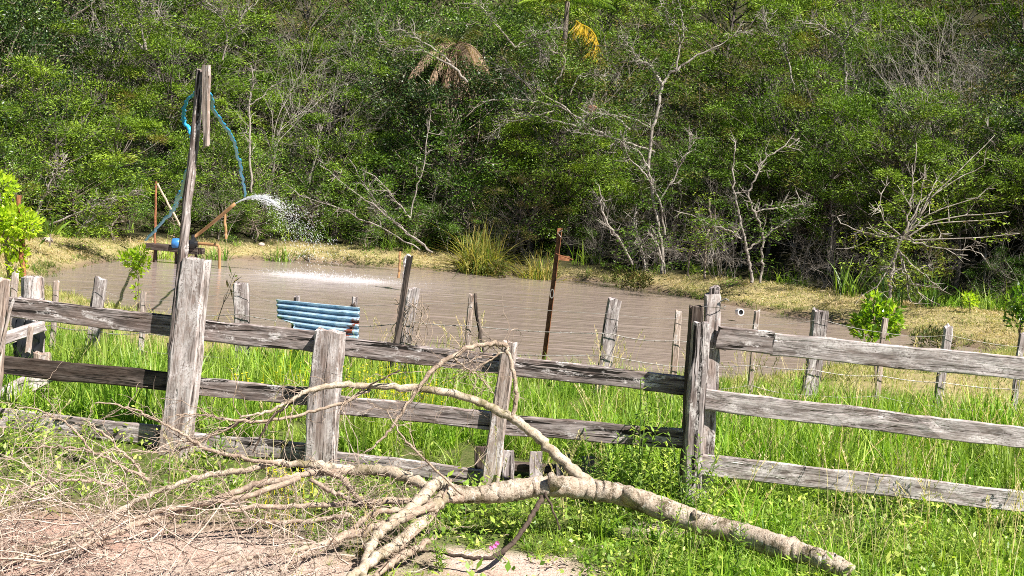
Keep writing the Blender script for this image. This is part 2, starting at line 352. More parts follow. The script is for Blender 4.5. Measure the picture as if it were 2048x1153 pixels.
# water
def water_mat():
    m, nt = mat_new('muddy_water'); k = NT(nt); g = k.n('ShaderNodeNewGeometry'); v = g.outputs['Position']
    wv = k.n('ShaderNodeMapping'); k.l(v, wv.inputs[0]); wv.inputs[2].default_value = (0, 0, .18); wv.inputs[3].default_value = (.28, 1.0, 1)
    a = k.noise(wv.outputs[0], 1.9, 3, .55, .8); b = k.noise(wv.outputs[0], 6, 3, .6, .4)
    tone = k.noise(k.mapping(v, (.12, .35, 1)), 1.6, 4, .6)
    col = k.mix(tone, (.275, .21, .182, 1), (.32, .255, .222, 1))
    fo = k.n('ShaderNodeAttribute', attribute_name='churn')
    col = k.mix(k.math('MULTIPLY', fo.outputs['Fac'], .75), col, (.52, .455, .47, 1))
    fo2 = k.n('ShaderNodeAttribute', attribute_name='foam')
    fm = k.math('MULTIPLY', fo2.outputs['Fac'], k.ramp(k.noise(k.mapping(v, (.8, 1.6, 1)), 3.5, 5, .75), [(.36, (0, 0, 0)), (.66, (1, 1, 1))]))
    col = k.mix(fm, col, (.88, .86, .86, 1))
    k.out(k.bsdf(col, k.math('ADD', k.math('MULTIPLY', fo2.outputs['Fac'], .4), .13), .5, k.math('ADD', a, k.math('MULTIPLY', b, .2)), .5, .15)); return m
wx = np.arange(-19, 19, .2); wy = np.arange(14, 40, .2); WX, WY = np.meshgrid(wx, wy)
SP1 = P(592, 553, 31.2); SP2 = P(708, 553, 30.8)
inside = pond_sd(np.stack([WX.ravel(), WY.ravel()], -1)).reshape(WX.shape) < 1.2
def wave(x, y):
    r1 = np.hypot(x - SP1[0], y - SP1[1]); r2 = np.hypot(x - SP2[0], y - SP2[1])
    return .008 * fbm(x * .6, y * 1.6, 2.6) + .006 * np.sin(r1 * 7) * np.exp(-r1 / 5) + .006 * np.sin(r2 * 6.2) * np.exp(-r2 / 6)
WV = WZ + wave(WX, WY); mb = MB(); ny, nx = WX.shape
idx = np.arange(ny * nx).reshape(ny, nx); ii = idx[:-1, :-1]; keep = (inside[:-1, :-1] | inside[1:, 1:] | inside[1:, :-1] | inside[:-1, 1:])
ii = ii[keep]; mb.add(np.stack([WX, WY, WV], -1).reshape(-1, 3), np.stack([ii, ii + 1, ii + nx + 1, ii + nx], -1))
wm = mb.mesh('pond_water', water_mat(), True)
co = np.zeros(len(wm.vertices) * 3, np.float32); wm.vertices.foreach_get('co', co); co = co.reshape(-1, 3)
def blob(p, sx, sy): return np.exp(-(((co[:, 0] - p[0]) / sx) ** 2 + ((co[:, 1] - p[1]) / sy) ** 2))
setattr_f(wm, 'churn', np.clip(blob(P(640, 560, 30.3), 2.9, 2.8) * 1.0, 0, 1)); setattr_f(wm, 'foam', np.clip(.95 * blob(SP1, .6, .7) + 1.0 * blob(SP2, .85, .65) + .4 * blob(P(650, 540, 32), .7, .3), 0, 1))
tag(link('pond_water', wm), kind='structure')

# ------------------------------------------------------------------ grass and other ground cover (one scattered object per kind)
def tuft(n, h, hj, wdt, spread, lean, seed, seg=3, droop=.5):
    r = np.random.default_rng(seed); mb = MB()
    for i in range(n):
        a = r.uniform(0, 6.283); rad = spread * math.sqrt(r.uniform()); p = np.array([math.cos(a) * rad, math.sin(a) * rad, -.02])
        b = r.uniform(0, 6.283); d = np.array([math.cos(b), math.sin(b), 0]); H = h * (1 + r.normal(0, hj)); ln = lean * abs(r.normal(0, 1)) + .05
        s = np.array([-d[1], d[0], 0]); s = N3(s * math.cos(.5) + d * r.normal(0, .5)); W = wdt * r.uniform(.6, 1.25); vs = []
        for j in range(seg + 1):
            t = j / seg; c = p + np.array([0, 0, 1]) * H * (t - droop * ln * t * t) + d * H * ln * (t * .35 + t * t * .8); wd = W * (1 - t ** 1.8) * .5 * (1 if j else .7)
            if j == seg: vs.append(c)
            else: vs += [c - s * wd, c + s * wd]
        q = [(2 * j, 2 * j + 1, 2 * j + 3, 2 * j + 2) for j in range(seg - 1)]; k = 2 * (seg - 1)
        mb.add(vs, q, [(k, k + 1, k + 2)])
    return mb
def scatter(name, tufts, mat, pos, scl, label, tilt=.12):
    coll = bpy.data.collections.new(name + '_tufts')
    for i, t in enumerate(tufts):
        me = t if isinstance(t, bpy.types.Mesh) else t.mesh(name + '_tuft', mat); coll.objects.link(bpy.data.objects.new('%s_tuft_%d' % (name, i), me))
    n = len(pos); me = bpy.data.meshes.new(name); me.vertices.add(n); me.vertices.foreach_set('co', np.asarray(pos, np.float32).ravel())
    rot = np.stack([RNG.normal(0, tilt, n), RNG.normal(0, tilt, n), RNG.uniform(0, 6.283, n)], -1).astype(np.float32)
    a = me.attributes.new('rot', 'FLOAT_VECTOR', 'POINT'); a.data.foreach_set('vector', rot.ravel())
    setattr_f(me, 'scl', scl)
    a = me.attributes.new('pick', 'INT', 'POINT'); a.data.foreach_set('value', RNG.integers(0, len(tufts), n).astype(np.int32))
    o = link(name, me); me.materials.append(mat)
    ng = bpy.data.node_groups.new(name + '_scatter', 'GeometryNodeTree')
    ng.interface.new_socket('Geometry', in_out='INPUT', socket_type='NodeSocketGeometry'); ng.interface.new_socket('Geometry', in_out='OUTPUT', socket_type='NodeSocketGeometry')
    gi = ng.nodes.new('NodeGroupInput'); go = ng.nodes.new('NodeGroupOutput'); iop = ng.nodes.new('GeometryNodeInstanceOnPoints'); ci = ng.nodes.new('GeometryNodeCollectionInfo')
    ci.inputs['Collection'].default_value = coll; ci.inputs['Separate Children'].default_value = True; ci.inputs['Reset Children'].default_value = True
    def na(nm, t):
        x = ng.nodes.new('GeometryNodeInputNamedAttribute'); x.data_type = t; x.inputs[0].default_value = nm; return [s for s in x.outputs if s.enabled][0]
    L = ng.links.new; L(gi.outputs[0], iop.inputs['Points']); L(ci.outputs[0], iop.inputs['Instance']); iop.inputs['Pick Instance'].default_value = True
    L(na('pick', 'INT'), iop.inputs['Instance Index']); L(na('rot', 'FLOAT_VECTOR'), iop.inputs['Rotation']); L(na('scl', 'FLOAT'), iop.inputs['Scale'])
    L(iop.outputs[0], go.inputs[0])
    md = o.modifiers.new('scatter', 'NODES'); md.node_group = ng
    return tag(o, label, kind='stuff')
def field(n, x0, x1, y0, y1, dens):          # random ground points, kept with probability dens(x, y)
    x = RNG.uniform(x0, x1, n); y = RNG.uniform(y0, y1, n); wdt = y * .4267 + 2.0; ok = (np.abs(x) < wdt); x, y = x[ok], y[ok]
    sd = pond_sd(np.stack([x, y], -1)); d = dens(x, y, sd); k = RNG.uniform(0, 1, len(x)) < d; x, y = x[k], y[k]
    return np.stack([x, y, ground_z(x, y)], -1)
EXTRA = []
def no_clear(x, y): return 1 - dirt_mask(x, y) * .985
# tall grass between the two fences
PAL = P(1070, 965, 9.3)
def fence_y(x): return 9.18 - .24 * (x + 3.9) / 3.9 * .5 - .02 * x
p = field(6800, -9, 9, 8.2, 14.2, lambda x, y, sd: (.72 + .28 * sm(-.4, .3, fbm(x, y, 2.2))) * (1 - sm(12.6, 14.2, y + .5 * fbm(x, y, 1.2))) * (sd > .5) * (y > fence_y(x) + .12) * ((y > 9.65) | (np.abs(x - PAL[0]) > .62)))
s = .75 + .42 * fbm(p[:, 0], p[:, 1], 1.9) + RNG.normal(0, .16, len(p)); s = np.clip(s, .3, 1.35) * (1 - .42 * sm(11, 13.6, p[:, 1]))
scatter('tall_grass', [tuft(22, .40, .28, .0165, .10, .62, 100 + i) for i in range(6)], L_GRASS, p, s, 'tall lush green grass growing between the plank fence and the wire fence')
# grass in front of the plank fence: dense at the right, sparse on the bare soil
p = field(7000, -5.5, 6, 4.6, 9.3, lambda x, y, sd: np.clip((.4 + .6 * sm(-1.2, 1.0, x + fbm(x, y, .9))) , 0, 1) * no_clear(x, y) * (y < fence_y(x) + .1) * ((y < 8.35) | (np.abs(x - PAL[0]) > .62)))
s = np.clip(.62 + .25 * fbm(p[:, 0], p[:, 1], 1.8) + RNG.normal(0, .2, len(p)), .2, 1.2) * (.55 + .45 * sm(-.5, 1.5, p[:, 0]))
scatter('foreground_grass', [tuft(17, .21, .32, .014, .09, .8, 200 + i) for i in range(5)], L_GRASS, p, s, 'short green grass on the near side of the plank fence')
# low broadleaf weeds in front
def rosette(seed, n=16, L=.042, W=.017, h=.07):
    r = np.random.default_rng(seed); mb = MB(); c = np.stack([r.normal(0, .05, n), r.normal(0, .05, n), r.uniform(.0, h, n)], -1)
    a = r.uniform(0, 6.283, n); el = r.uniform(-.1, .9, n); d = np.stack([np.cos(a) * np.cos(el), np.sin(a) * np.cos(el), np.sin(el)], -1)
    s = np.stack([-np.sin(a), np.cos(a), r.normal(0, .25, n)], -1); mb.leaves(c, d, nrm(s), r.uniform(.6, 1.3, n) * L, W * r.uniform(.7, 1.3, n)); return mb
p = field(5200, -5.5, 6, 4.6, 9.4, lambda x, y, sd: np.clip(.12 + .8 * sm(-.9, .8, x) * (1 - sm(8.4, 9.4, y)) + .55 * sm(6.9, 7.8, y) * (1 - sm(8.2, 9.2, y)), 0, 1) * no_clear(x, y) * ((y < 8.5) | (np.abs(x - PAL[0]) > .62)) * .7)
scatter('ground_weeds', [rosette(300 + i, h=.06 + .03 * i) for i in range(5)], L_WEED, p, np.clip(RNG.normal(1.05, .3, len(p)), .5, 1.9), 'low broad-leaved weeds among the foreground grass', .25)
# dry straw stems and seed heads
def stems(seed, n=5):
    r = np.random.default_rng(seed); mb = MB()
    for i in range(n):
        b = r.uniform(0, 6.28); d = np.array([math.cos(b), math.sin(b), 0]); H = r.uniform(.35, .62); ln = r.uniform(.1, .5); p0 = np.append(r.normal(0, .05, 2), 0)
        pts = np.array([p0 + np.array([0, 0, H]) * (t - .3 * ln * t ** 3) + d * H * ln * t ** 2 for t in np.linspace(0, 1, 7)]); mb.tube(pts, np.linspace(.0018, .0011, 7), 3, False)
        c = np.array([pts[-1] - (pts[-1] - pts[-2]) * u for u in np.linspace(0, 1.4, 16)]); a = r.uniform(0, 6.28, 16); dd = nrm(np.stack([np.cos(a) * .5, np.sin(a) * .5, np.full(16, .8)], -1))
        mb.leaves(c, dd, nrm(np.cross(dd, r.normal(0, 1, (16, 3)))), .022, .006)
    return mb
p = field(750, -9, 9, 6.3, 15.0, lambda x, y, sd: (.35 + .65 * sm(-1, 3, x)) * (sd > .6) * no_clear(x, y) * (1 - .6 * sm(11.5, 15, y)))
scatter('seeding_grass_stems', [stems(330 + i) for i in range(5)], L_STRAW, p, np.clip(RNG.normal(1, .2, len(p)), .5, 1.5), 'pale seeding grass stems standing out of the tall grass')
# little yellow flowers
def flowers(seed, n=7):
    r = np.random.default_rng(seed); mb = MB()
    for i in range(n):
        p0 = np.append(r.normal(0, .11, 2), 0); p1 = p0 + np.array([r.normal(0, .04), r.normal(0, .04), r.uniform(.22, .40)])
        k = 6; a = np.arange(k) * 6.283 / k + r.uniform(0, 1); dd = nrm(np.stack([np.cos(a), np.sin(a), np.full(k, .55)], -1)); mb.leaves(np.repeat(p1[None], k, 0), dd, nrm(np.cross(dd, np.array([0, 0, 1.0]))), .016, .011)
        mb.tube([p0, p1], [.0016, .0012], 3, False)
    return mb
fp = []
for (px, py, sp, n) in [(555, 745, 40, 26), (820, 760, 60, 30), (760, 750, 60, 26), (870, 815, 50, 10), (1130, 800, 90, 14), (590, 925, 18, 6), (490, 690, 60, 8)]:
    for i in range(n):
        g = G(px + random.gauss(0, sp), py + random.gauss(0, sp * .35), .33)
        if (9.3 < g[1] < 16 or (py > 900)) and random.random() < .28: fp.append((g[0], g[1], float(ground_z(g[0], g[1]))))
scatter('yellow_wildflowers', [flowers(350 + i) for i in range(3)], L_YELLOW, np.array(fp), np.full(len(fp), 1.0), 'small yellow flowers scattered in the tall grass')
# short grass near the pond, mown dry banks, green fringe at the water line
p = field(9000, -11, 12, 13, 24, lambda x, y, sd: (sd > .12) * (.55 + .45 * (1 - sm(.5, 3, sd))))
scatter('short_grass', [tuft(16, .09, .35, .010, .10, .7, 400 + i) for i in range(4)], L_SHORT, p, np.clip(RNG.normal(1, .3, len(p)), .4, 1.9), 'cropped dry and green grass on the near bank of the pond')
p = field(60000, -19, 19, 23, 42, lambda x, y, sd: ((sd > .25) & (crest_sd(x, y) < 1.7)) * 1.0)
scatter('mown_grass', [tuft(18, .05, .4, .015, .12, 1.2, 420 + i, 2) for i in range(5)], L_MOWN, p, np.clip(RNG.normal(1, .35, len(p)), .4, 2.1), 'dry mown grass covering the bank round the pond', .35)
p = field(60000, -19, 19, 19, 40, lambda x, y, sd: ((sd > -.12) & (sd < .38)) * (.7 * sm(-.3, .6, fbm(x, y, 1.7)) + .1))
scatter('water_edge_grass', [tuft(14, .10, .4, .014, .09, .8, 440 + i, 2) for i in range(5)], L_EDGE, p, np.clip(RNG.normal(1, .35, len(p)), .4, 2.0), 'green grass fringe along the water line of the pond', .3)
p = field(16000, -19, 19, 25, 44, lambda x, y, sd: ((crest_sd(x, y) > 1.4) & (crest_sd(x, y) < 2.6)) * (.06 + .35 * sm(8, 11, x) + .3 * sm(.2, .7, fbm(x, y, .8))))
scatter('forest_edge_grass', [tuft(22, .42, .4, .022, .16, .6, 460 + i) for i in range(5)], L_GRASS, p, np.clip(RNG.normal(.75, .3, len(p)), .3, 1.6), 'rank green grass along the foot of the forest')
# dead twigs and leaf litter on the soil at the front
def litter(seed, n=9):
    r = np.random.default_rng(seed); mb = MB()
    for i in range(n):
        p0 = np.append(r.normal(0, .12, 2), r.uniform(.0, .03)); a = r.uniform(0, 6.28); d = np.array([math.cos(a), math.sin(a), r.normal(0, .12)])
        L = r.uniform(.04, .2); m = p0 + d * L * .5 + r.normal(0, .012, 3); mb.tube([p0, m, p0 + d * L + r.normal(0, .01, 3)], [.0028, .0022, .001], 3, False)
    return mb
p = field(420, -5, 3.2, 4.6, 8.3, lambda x, y, sd: np.clip(.12 + dirt_mask(x, y) * .8 * (.35 + .65 * sm(.9, -1.5, x) ), 0, 1))
scatter('ground_litter', [litter(480 + i) for i in range(5)], B_BRUSH, p, np.clip(RNG.normal(1, .3, len(p)), .5, 1.8), 'dead twig litter strewn over the bare pinkish soil', .06)

# ------------------------------------------------------------------ plank fences
def lumber(name, p0, p1, wdt, thk, wdir, mat, root, label=None, seed=0, w1=None, rough=.004, bend=.0, chip=.012, kind=None):
    """A board or post: local Z runs along it, local X across its width; its edges are worn and its ends uneven."""
    r = np.random.default_rng(seed + 1000); p0 = np.asarray(p0, float); p1 = np.asarray(p1, float); L = np.linalg.norm(p1 - p0); zz = (p1 - p0) / L
    xx = N3(np.asarray(wdir, float) - zz * np.dot(wdir, zz)); yy = np.cross(zz, xx); n = int(np.clip(L / .09, 5, 40)); w1 = wdt if w1 is None else w1
    c = min(.22 * thk, .012); v = []
    ph = r.uniform(0, 6.28, 8)
    for i in range(n + 1):
        t = i / n; W = (wdt + (w1 - wdt) * t) * .5; T = thk * .5; z = t * L
        ox = bend * math.sin(t * 3.14 + ph[0] * .1) + rough * .8 * math.sin(z * 6 + ph[1]); oy = rough * .6 * math.sin(z * 5 + ph[2])
        W *= 1 + .02 * math.sin(z * 9 + ph[3]) + .015 * math.sin(z * 23 + ph[4])
        ring = [(-W + c, -T), (0, -T), (W - c, -T), (W, -T + c), (W, T - c), (W - c, T), (0, T), (-W + c, T), (-W, T - c), (-W, -T + c)]
        for (a, b) in ring:
            dz = r.normal(0, chip) if i in (0, n) else 0
            v.append((a + ox + r.normal(0, rough * .5), b + oy + r.normal(0, rough * .4), z + dz))
    m = 10; q = [(i * m + j, i * m + (j + 1) % m, (i + 1) * m + (j + 1) % m, (i + 1) * m + j) for i in range(n) for j in range(m)]
    v.append((0, 0, 0)); v.append((0, 0, L)); c0 = len(v) - 2; t = [(c0, (j + 1) % m, j) for j in range(m)] + [(c0 + 1, n * m + j, n * m + (j + 1) % m) for j in range(m)]
    mb = MB(); mb.add(v, q, t); me = mb.mesh(name, mat)
    M = Matrix(((xx[0], yy[0], zz[0], p0[0]), (xx[1], yy[1], zz[1], p0[1]), (xx[2], yy[2], zz[2], p0[2]), (0, 0, 0, 1)))
    o = link(name, me, root); o.matrix_local = (Matrix.Translation(-Vector(root.location)) @ M) if root is not None else M
    return tag(o, label, kind=kind)

FA = P(0, 700, 9.2); FB = P(2048, 800, 8.25)
_fd = N3([FB[0] - FA[0], FB[1] - FA[1], 0]); FN = np.array([_fd[1], -_fd[0], 0.0])      # FN points back to the camera
if FN[1] > 0: FN = -FN
def FP(px, py, off=0.0):                    # pixel -> point on the fence's vertical plane, moved "off" metres towards the camera
    d = ray(px, py); t = np.dot(FA + FN * off - CAM, FN) / np.dot(d, FN); return CAM + d * t
def fdepth(px): return np.dot(FP(px, 700) - CAM, _f)
def m_px(px, n): return n * fdepth(px) / FPX
UP = np.array([0, 0, 1.0])

f1 = thing('plank_fence', (FP(800, 900)[0], FP(800, 900)[1], -.05), 'weathered corral plank fence with sagging rails on the left, behind the fallen branch', 'fence', 'corral plank fences')
def rail(root, x0, y0, x1, y1, th, mat, seed, label=None, off=0.0, bend=0.0, th1=None):
    lumber('rail', FP(x0, y0, off), FP(x1, y1, off), m_px(x0, th), .036, UP, mat, root, label, seed, w1=m_px(x1, th1 or th), bend=bend, chip=.01)
rail(f1, 6, 613, 350, 653, 41, W_RAIL, 1, off=0); rail(f1, 352, 655, 652, 686, 43, W_RAIL, 2, off=.004); rail(f1, 655, 690, 1376, 772, 38, W_RAIL, 3, 'dark weathered top rail', off=-.012)
rail(f1, -40, 726, 345, 764, 38, W_DARK, 4); rail(f1, 348, 770, 640, 795, 36, W_RAIL, 5, off=-.006); rail(f1, 642, 806, 1003, 843, 38, W_RAIL, 6, off=.004); rail(f1, 1006, 850, 1372, 878, 40, W_RAIL, 7, off=-.004)
rail(f1, -60, 830, 318, 872, 40, W_GREY, 8); rail(f1, 322, 878, 612, 905, 38, W_GREY, 9, off=.004); rail(f1, 615, 912, 982, 958, 34, W_GREY, 10, 'greyish low rail', off=-.004)
def post(root, xt, yt, xb, yb, wt, wb, thk, mat, seed, label=None, off=.06, yaw=0.0, name='post'):
    a, b = FP(xb, yb, off), FP(xt, yt, off); wd = _fd * math.cos(yaw) - FN * math.sin(yaw)
    lumber(name, a, b, m_px(xb, wb), thk, wd, mat, root, label, seed, w1=m_px(xt, wt), rough=.005, chip=.010)
post(f1, 394, 520, 340, 1010, 48, 62, .15, W_POST, 20, 'stout pale post blotched white', .105)
post(f1, 660, 663, 634, 1000, 56, 62, .13, W_POST, 21, 'squat grey post with rounded top', .095)
post(f1, 1020, 684, 968, 1050, 28, 38, .07, W_PALE, 22, 'narrow pale sawn post', .065)
f2 = thing('plank_fence', (FP(1700, 900)[0], FP(1700, 900)[1], -.05), 'lichen-blotched plank fence of three straight rails on the right, in front of the bushy citrus', 'fence', 'corral plank fences')
rail(f2, 1436, 676, 1545, 686, 46, W_RAIL, 30, 'darker short piece of the top rail'); rail(f2, 1546, 689, 2130, 746, 46, W_RAILP, 31, off=.004)
rail(f2, 1408, 799, 2130, 887, 43, W_RAILP, 32, off=.01); rail(f2, 1402, 929, 2130, 1013, 43, W_RAILP, 33, off=.012)
post(f2, 1401, 645, 1380, 1010, 32, 34, .13, W_GREY, 34, 'grey hewn post at the corner', .135, .12)
post(f2, 1427, 588, 1408, 1000, 31, 31, .10, W_POST, 35, 'taller post with a knobbly lichened top', -.075, .15)
post(f2, 1392, 614, 1368, 1010, 26, 26, .10, W_DARK, 36, 'dark board behind the corner post, also drawing the shaded strip at its left', -.02, .1)  # its dark wood also stands in for the post's shaded left side
lumber('cap', FP(1428, 592, -.075), FP(1429, 573, -.075), .075, .06, _fd, W_GREY, f2, None, 37)
for zz in (618, 700):                      # wire wrapped round the tall post
    mb = MB(); c = FP(1427, zz, -.07); mb.tube([c + np.array([.085 * math.cos(a), .08 * math.sin(a), .004 * a]) for a in np.linspace(0, 6.6, 16)], .0028, 4); part('wire_tie', mb, M_WIRE, f2)
mb = MB(); mb.tube([FP(1440, 604, -.02), FP(1452, 598, -.01), FP(1458, 602, 0)], .006, 5)
part('peg', mb, M_WIRE, f2)

# tall leaning pole tied to the stout post, with the short plank nailed to its head
tp = thing('leaning_pole', (FP(335, 1000)[0], FP(335, 1000)[1], 0), 'tall dark leaning timber pole standing against the stout fence post', 'pole')
def polept(px, py, o): return FP(px, py, o)
post(tp, 402, 140, 347, 700, 14, 20, .06, W_RAIL, 40, None, .13, .6, 'pole')
post(tp, 346, 690, 334, 1010, 19, 22, .06, W_RAIL, 41, 'split lower length of the pole', .13, .55, 'pole_foot')
lumber('head_plank', FP(413, 293, .185), FP(414, 132, .185), m_px(410, 13), .03, _fd * .9 + FN * .3, W_PALE, tp, 'pale short plank nailed across the pole head', 42, w1=m_px(410, 18))

# fence debris at the far left: end post, brace timbers, plastic drum
br = thing('brace_frame', P(70, 900, 10.4) * np.array([1, 1, 0]), 'old timber brace of crossed beams beside the thick round post at the left edge', 'brace')
def LP(px, py, d): return P(px, py, d)
def lum_px(name, a, b, d0, d1, w, thk, mat, root, seed, label=None, wd=None, w1=None):
    A, B = P(a[0], a[1], d0), P(b[0], b[1], d1); dirn = N3(B - A); x = wd if wd is not None else (UP if abs(dirn[2]) < .6 else _r)
    lumber(name, A, B, w * d0 / FPX, thk, x, mat, root, label, seed, w1=(w1 or w) * d1 / FPX)
lum_px('beam', (-60, 700), (88, 650), 9.75, 10.2, 24, .06, W_GREY, br, 50)
lum_px('beam', (-60, 830), (98, 745), 9.6, 10.0, 36, .07, W_RAILP, br, 51, 'lower slanting beam')
lum_px('upright', (82, 880), (84, 706), 10.2, 10.2, 34, .06, W_PALE, br, 52, 'pinkish upright')
lum_px('strut', (55, 705), (62, 655), 9.9, 9.9, 11, .02, W_PALE, br, 53)
lum_px('foot_beam', (-50, 930), (110, 850), 9.9, 10.3, 24, .06, W_GREY, br, 54)
ps = thing('thick_post', P(68, 860, 10.9) * np.array([1, 1, 0]), 'thick round-topped weathered post behind the rails near the left edge', 'post')
mb = MB(); A = P(62, 905, 10.9); B = P(66, 556, 10.9)
pts = [A + (B - A) * t for t in np.linspace(0, 1, 12)]; mb.tube(pts + [B + (B - A) * .012], list(np.linspace(.125, .098, 12)) + [.06], 12, True, .03)
part('post_shaft', mb, W_POST, ps)
mb = MB(); mb.tube([P(38, 604, 10.85), P(88, 607, 10.85)], [.052, .05], 7, True, .05); part('cross_piece', mb, W_GREY, ps)
ep = thing('gate_post', FP(5, 960) * np.array([1, 1, 0]), 'whitish split end post cut by the left edge', 'post')
post(ep, 6, 560, -42, 1010, 26, 40, .09, W_PALE, 56, None, .11, .2, 'post_shaft'); lumber('splinter', FP(0, 705, .15), FP(27, 600, .13), .02, .015, _fd, W_PALE, ep, None, 57)
dr = thing('plastic_drum', P(10, 800, 10.6), 'dark blue glossy plastic drum lying behind the rails at the left edge', 'drum')
mb = MB(); a, b = P(-60, 765, 10.5), P(52, 752, 11.1); d = (b - a); mb.tube([a + d * t for t in (0, .03, .3, .34, .38, .66, .7, .74, .97, 1)], [.13, .15, .15, .158, .15, .15, .158, .15, .15, .12], 20)
part('drum_body', mb, M_TARP, dr, smooth=True)
tb = thing('plastic_sheeting', P(60, 690, 10.6), 'crumpled black plastic sheeting hung behind the brace timbers', 'plastic sheet')
mb = MB(); r = np.random.default_rng(5); gu, gv = np.meshgrid(np.linspace(0, 1, 12), np.linspace(0, 1, 14)); C0 = P(30, 635, 10.75); C1 = P(86, 640, 10.75); C2 = P(20, 830, 10.7)
pts = C0 + gu[..., None] * (C1 - C0) + gv[..., None] * (C2 - C0) + r.normal(0, .018, (14, 12, 3)); i0 = np.arange(13)[:, None] * 12 + np.arange(11)[None]
mb.add(pts.reshape(-1, 3), np.stack([i0, i0 + 1, i0 + 13, i0 + 12], -1)); me_ = part('sheet', mb, M_BLACK, tb, smooth=True); md = me_.modifiers.new('thickness', 'SOLIDIFY'); md.thickness = .004

# ------------------------------------------------------------------ barbed wire fence
WD = 12.5
def WP(px, py, dd=0.0): return P(px, py, WD + dd)
wf = thing('barbed_wire_fence', (0, 12.4, 0), 'barbed wire fence on thin grey posts along the near edge of the pond', 'fence')
wposts = []  # x_top, y_top, width px, lean px over the height, material, depth offset
for i, (x, y, wd, ln, mt, lab) in enumerate([(30, 547, 13, 0, W_PALE, None), (112, 562, 11, -2, W_PALE, None), (202, 557, 24, -16, W_GREY, 'broad grey post leaning a little'), (288, 585, 11, -2, W_PALE, None),
        (482, 566, 30, 14, W_GREY, 'broad grey post with worn rounded top'), (594, 592, 12, -2, W_GREY, None), (711, 595, 12, -2, W_GREY, None), (829, 578, 24, -22, W_GREY, 'pointed post wrapped in dry vines'),
        (944, 590, 11, -8, W_PALE, None), (1230, 600, 27, -18, W_GREY, 'broad cracked grey post'), (1358, 623, 13, -1, W_PALE, None), (1515, 622, 11, -3, W_PALE, None),
        (1642, 622, 31, -10, W_GREY, 'widest flat grey post'), (1771, 637, 11, -4, W_PALE, None), (1896, 654, 17, -6, W_GREY, None), (2045, 668, 13, -4, W_GREY, None), (-90, 548, 14, -4, W_GREY, None)]):
    d = 0; t = WP(x, y); g = float(ground_z(t[0], t[1])); hgt = t[2] - g + .1
    b = t - _u * 0 - UP * hgt; b = b + np.array([ln * WD / FPX, 0, 0]) + np.array([-hgt * math.tan(math.radians(3.0)) + 0, 0, 0]) * 0
    lumber('post', b, t, wd * WD / FPX, max(.04, wd * WD / FPX * .6), (1, .05, 0), mt, wf, lab, 60 + i, rough=.005, chip=.012)
    wposts.append((t, b, wd * WD / FPX))
order = sorted(range(len(wposts)), key=lambda i: wposts[i][0][0])
for k, (h, bb) in enumerate([(.10, 0), (.30, 1), (.53, 1), (.74, 1)]):
    mb = MB(); mbb = MB(); pts = []
    for a, b in zip(order[:-1], order[1:]):
        A = wposts[a][0] + (wposts[a][1] - wposts[a][0]) * (h + .03 * math.sin(a * 3 + k)); B = wposts[b][0] + (wposts[b][1] - wposts[b][0]) * (h + .03 * math.sin(b * 3 + k))
        A = A - np.array([0, .5 * wposts[a][2] * .6 + .03, 0]); B = B - np.array([0, .5 * wposts[b][2] * .6 + .03, 0]); sg = .012 + .02 * random.random()
        for t in np.linspace(0, 1, 12)[:-1]: pts.append(A + (B - A) * t - UP * sg * 4 * t * (1 - t))
    pts.append(B); pts = np.array(pts); mb.tube(pts, .0042 if bb else .002, 4, False)
    part('wire', mb, M_WIRE, wf)
    if bb:
        cum = np.concatenate([[0], np.cumsum(np.linalg.norm(np.diff(pts, axis=0), axis=1))])
        for s_ in np.arange(.1, cum[-1], .11):
            c = np.array([np.interp(s_, cum, pts[:, q]) for q in range(3)])
            for _ in range(2): e = N3(RNG.normal(0, 1, 3) * [.5, 1, 1]) * .017; mbb.tube([c - e, c + e], .0019, 3, False)
            mbb.tube([c - [.008, 0, 0], c + [.008, 0, 0]], .0058, 5)
        part('barbs', mbb, M_WIRE, wf, kind='stuff')

# leaning sticks, poles and pipes round the pond
def stick(name, label, cat, a, b, d0, d1, r0, r1, mat, square=False, group=None):
    A, B = P(a[0], a[1], d0), P(b[0], b[1], d1); t = thing(name, A, label, cat, group)
    if square: lumber('shaft', A, B, r0 * 2, r1 * 2, (1, .2, 0), mat, t, None, int(a[0]))
    else:
        mb = MB(); n = 9; mb.tube([A + (B - A) * k / n + RNG.normal(0, r0 * .25, 3) for k in range(n + 1)], np.linspace(r0, r1, n + 1), 7, True, .06); part('shaft', mb, mat, t)
    return t
stick('leaning_post', 'dark squared post leaning right beside the vine-wrapped fence post', 'post', (782, 748), (820, 514), 12.15, 12.3, .03, .02, W_DARK, True)
stick('leaning_stick', 'dark broken stick propped on the thin pale post right of the vine-wrapped one', 'stick', (972, 760), (951, 589), 12.2, 12.3, .028, .016, W_DARK)
stick('vent_pipe', 'white plastic pipe standing in the water behind the dark leaning post', 'pipe', (810, 560), (814, 512), 29, 29, .07, .085, M_PVC)
stick('cane', 'thin orange cane standing in the water left of the white pipe', 'cane', (798, 556), (800, 504), 29, 29, .032, .03, M_PIPE)
rp = thing('rusty_pole', P(1085, 770, 13.6), 'tall rusty angle-iron pole with a bracket near the top, leaning over the pond', 'pole')
a, b = P(1078, 800, 13.6), P(1120, 457, 13.6); dd = b - a; mb = MB(); xx = N3(np.cross(dd, [0, 1, 0])); z_ = N3(dd); L = np.linalg.norm(dd)
Mx = np.eye(4); Mx[:3, 0] = xx; Mx[:3, 1] = np.cross(z_, xx); Mx[:3, 2] = z_; Mx[:3, 3] = a
mb.box((-.026, -.003, 0), (.026, .003, L), Mx); mb.box((-.026, .0031, 0), (-.020, .05, L), Mx); part('angle_iron', mb, M_RUST, rp)
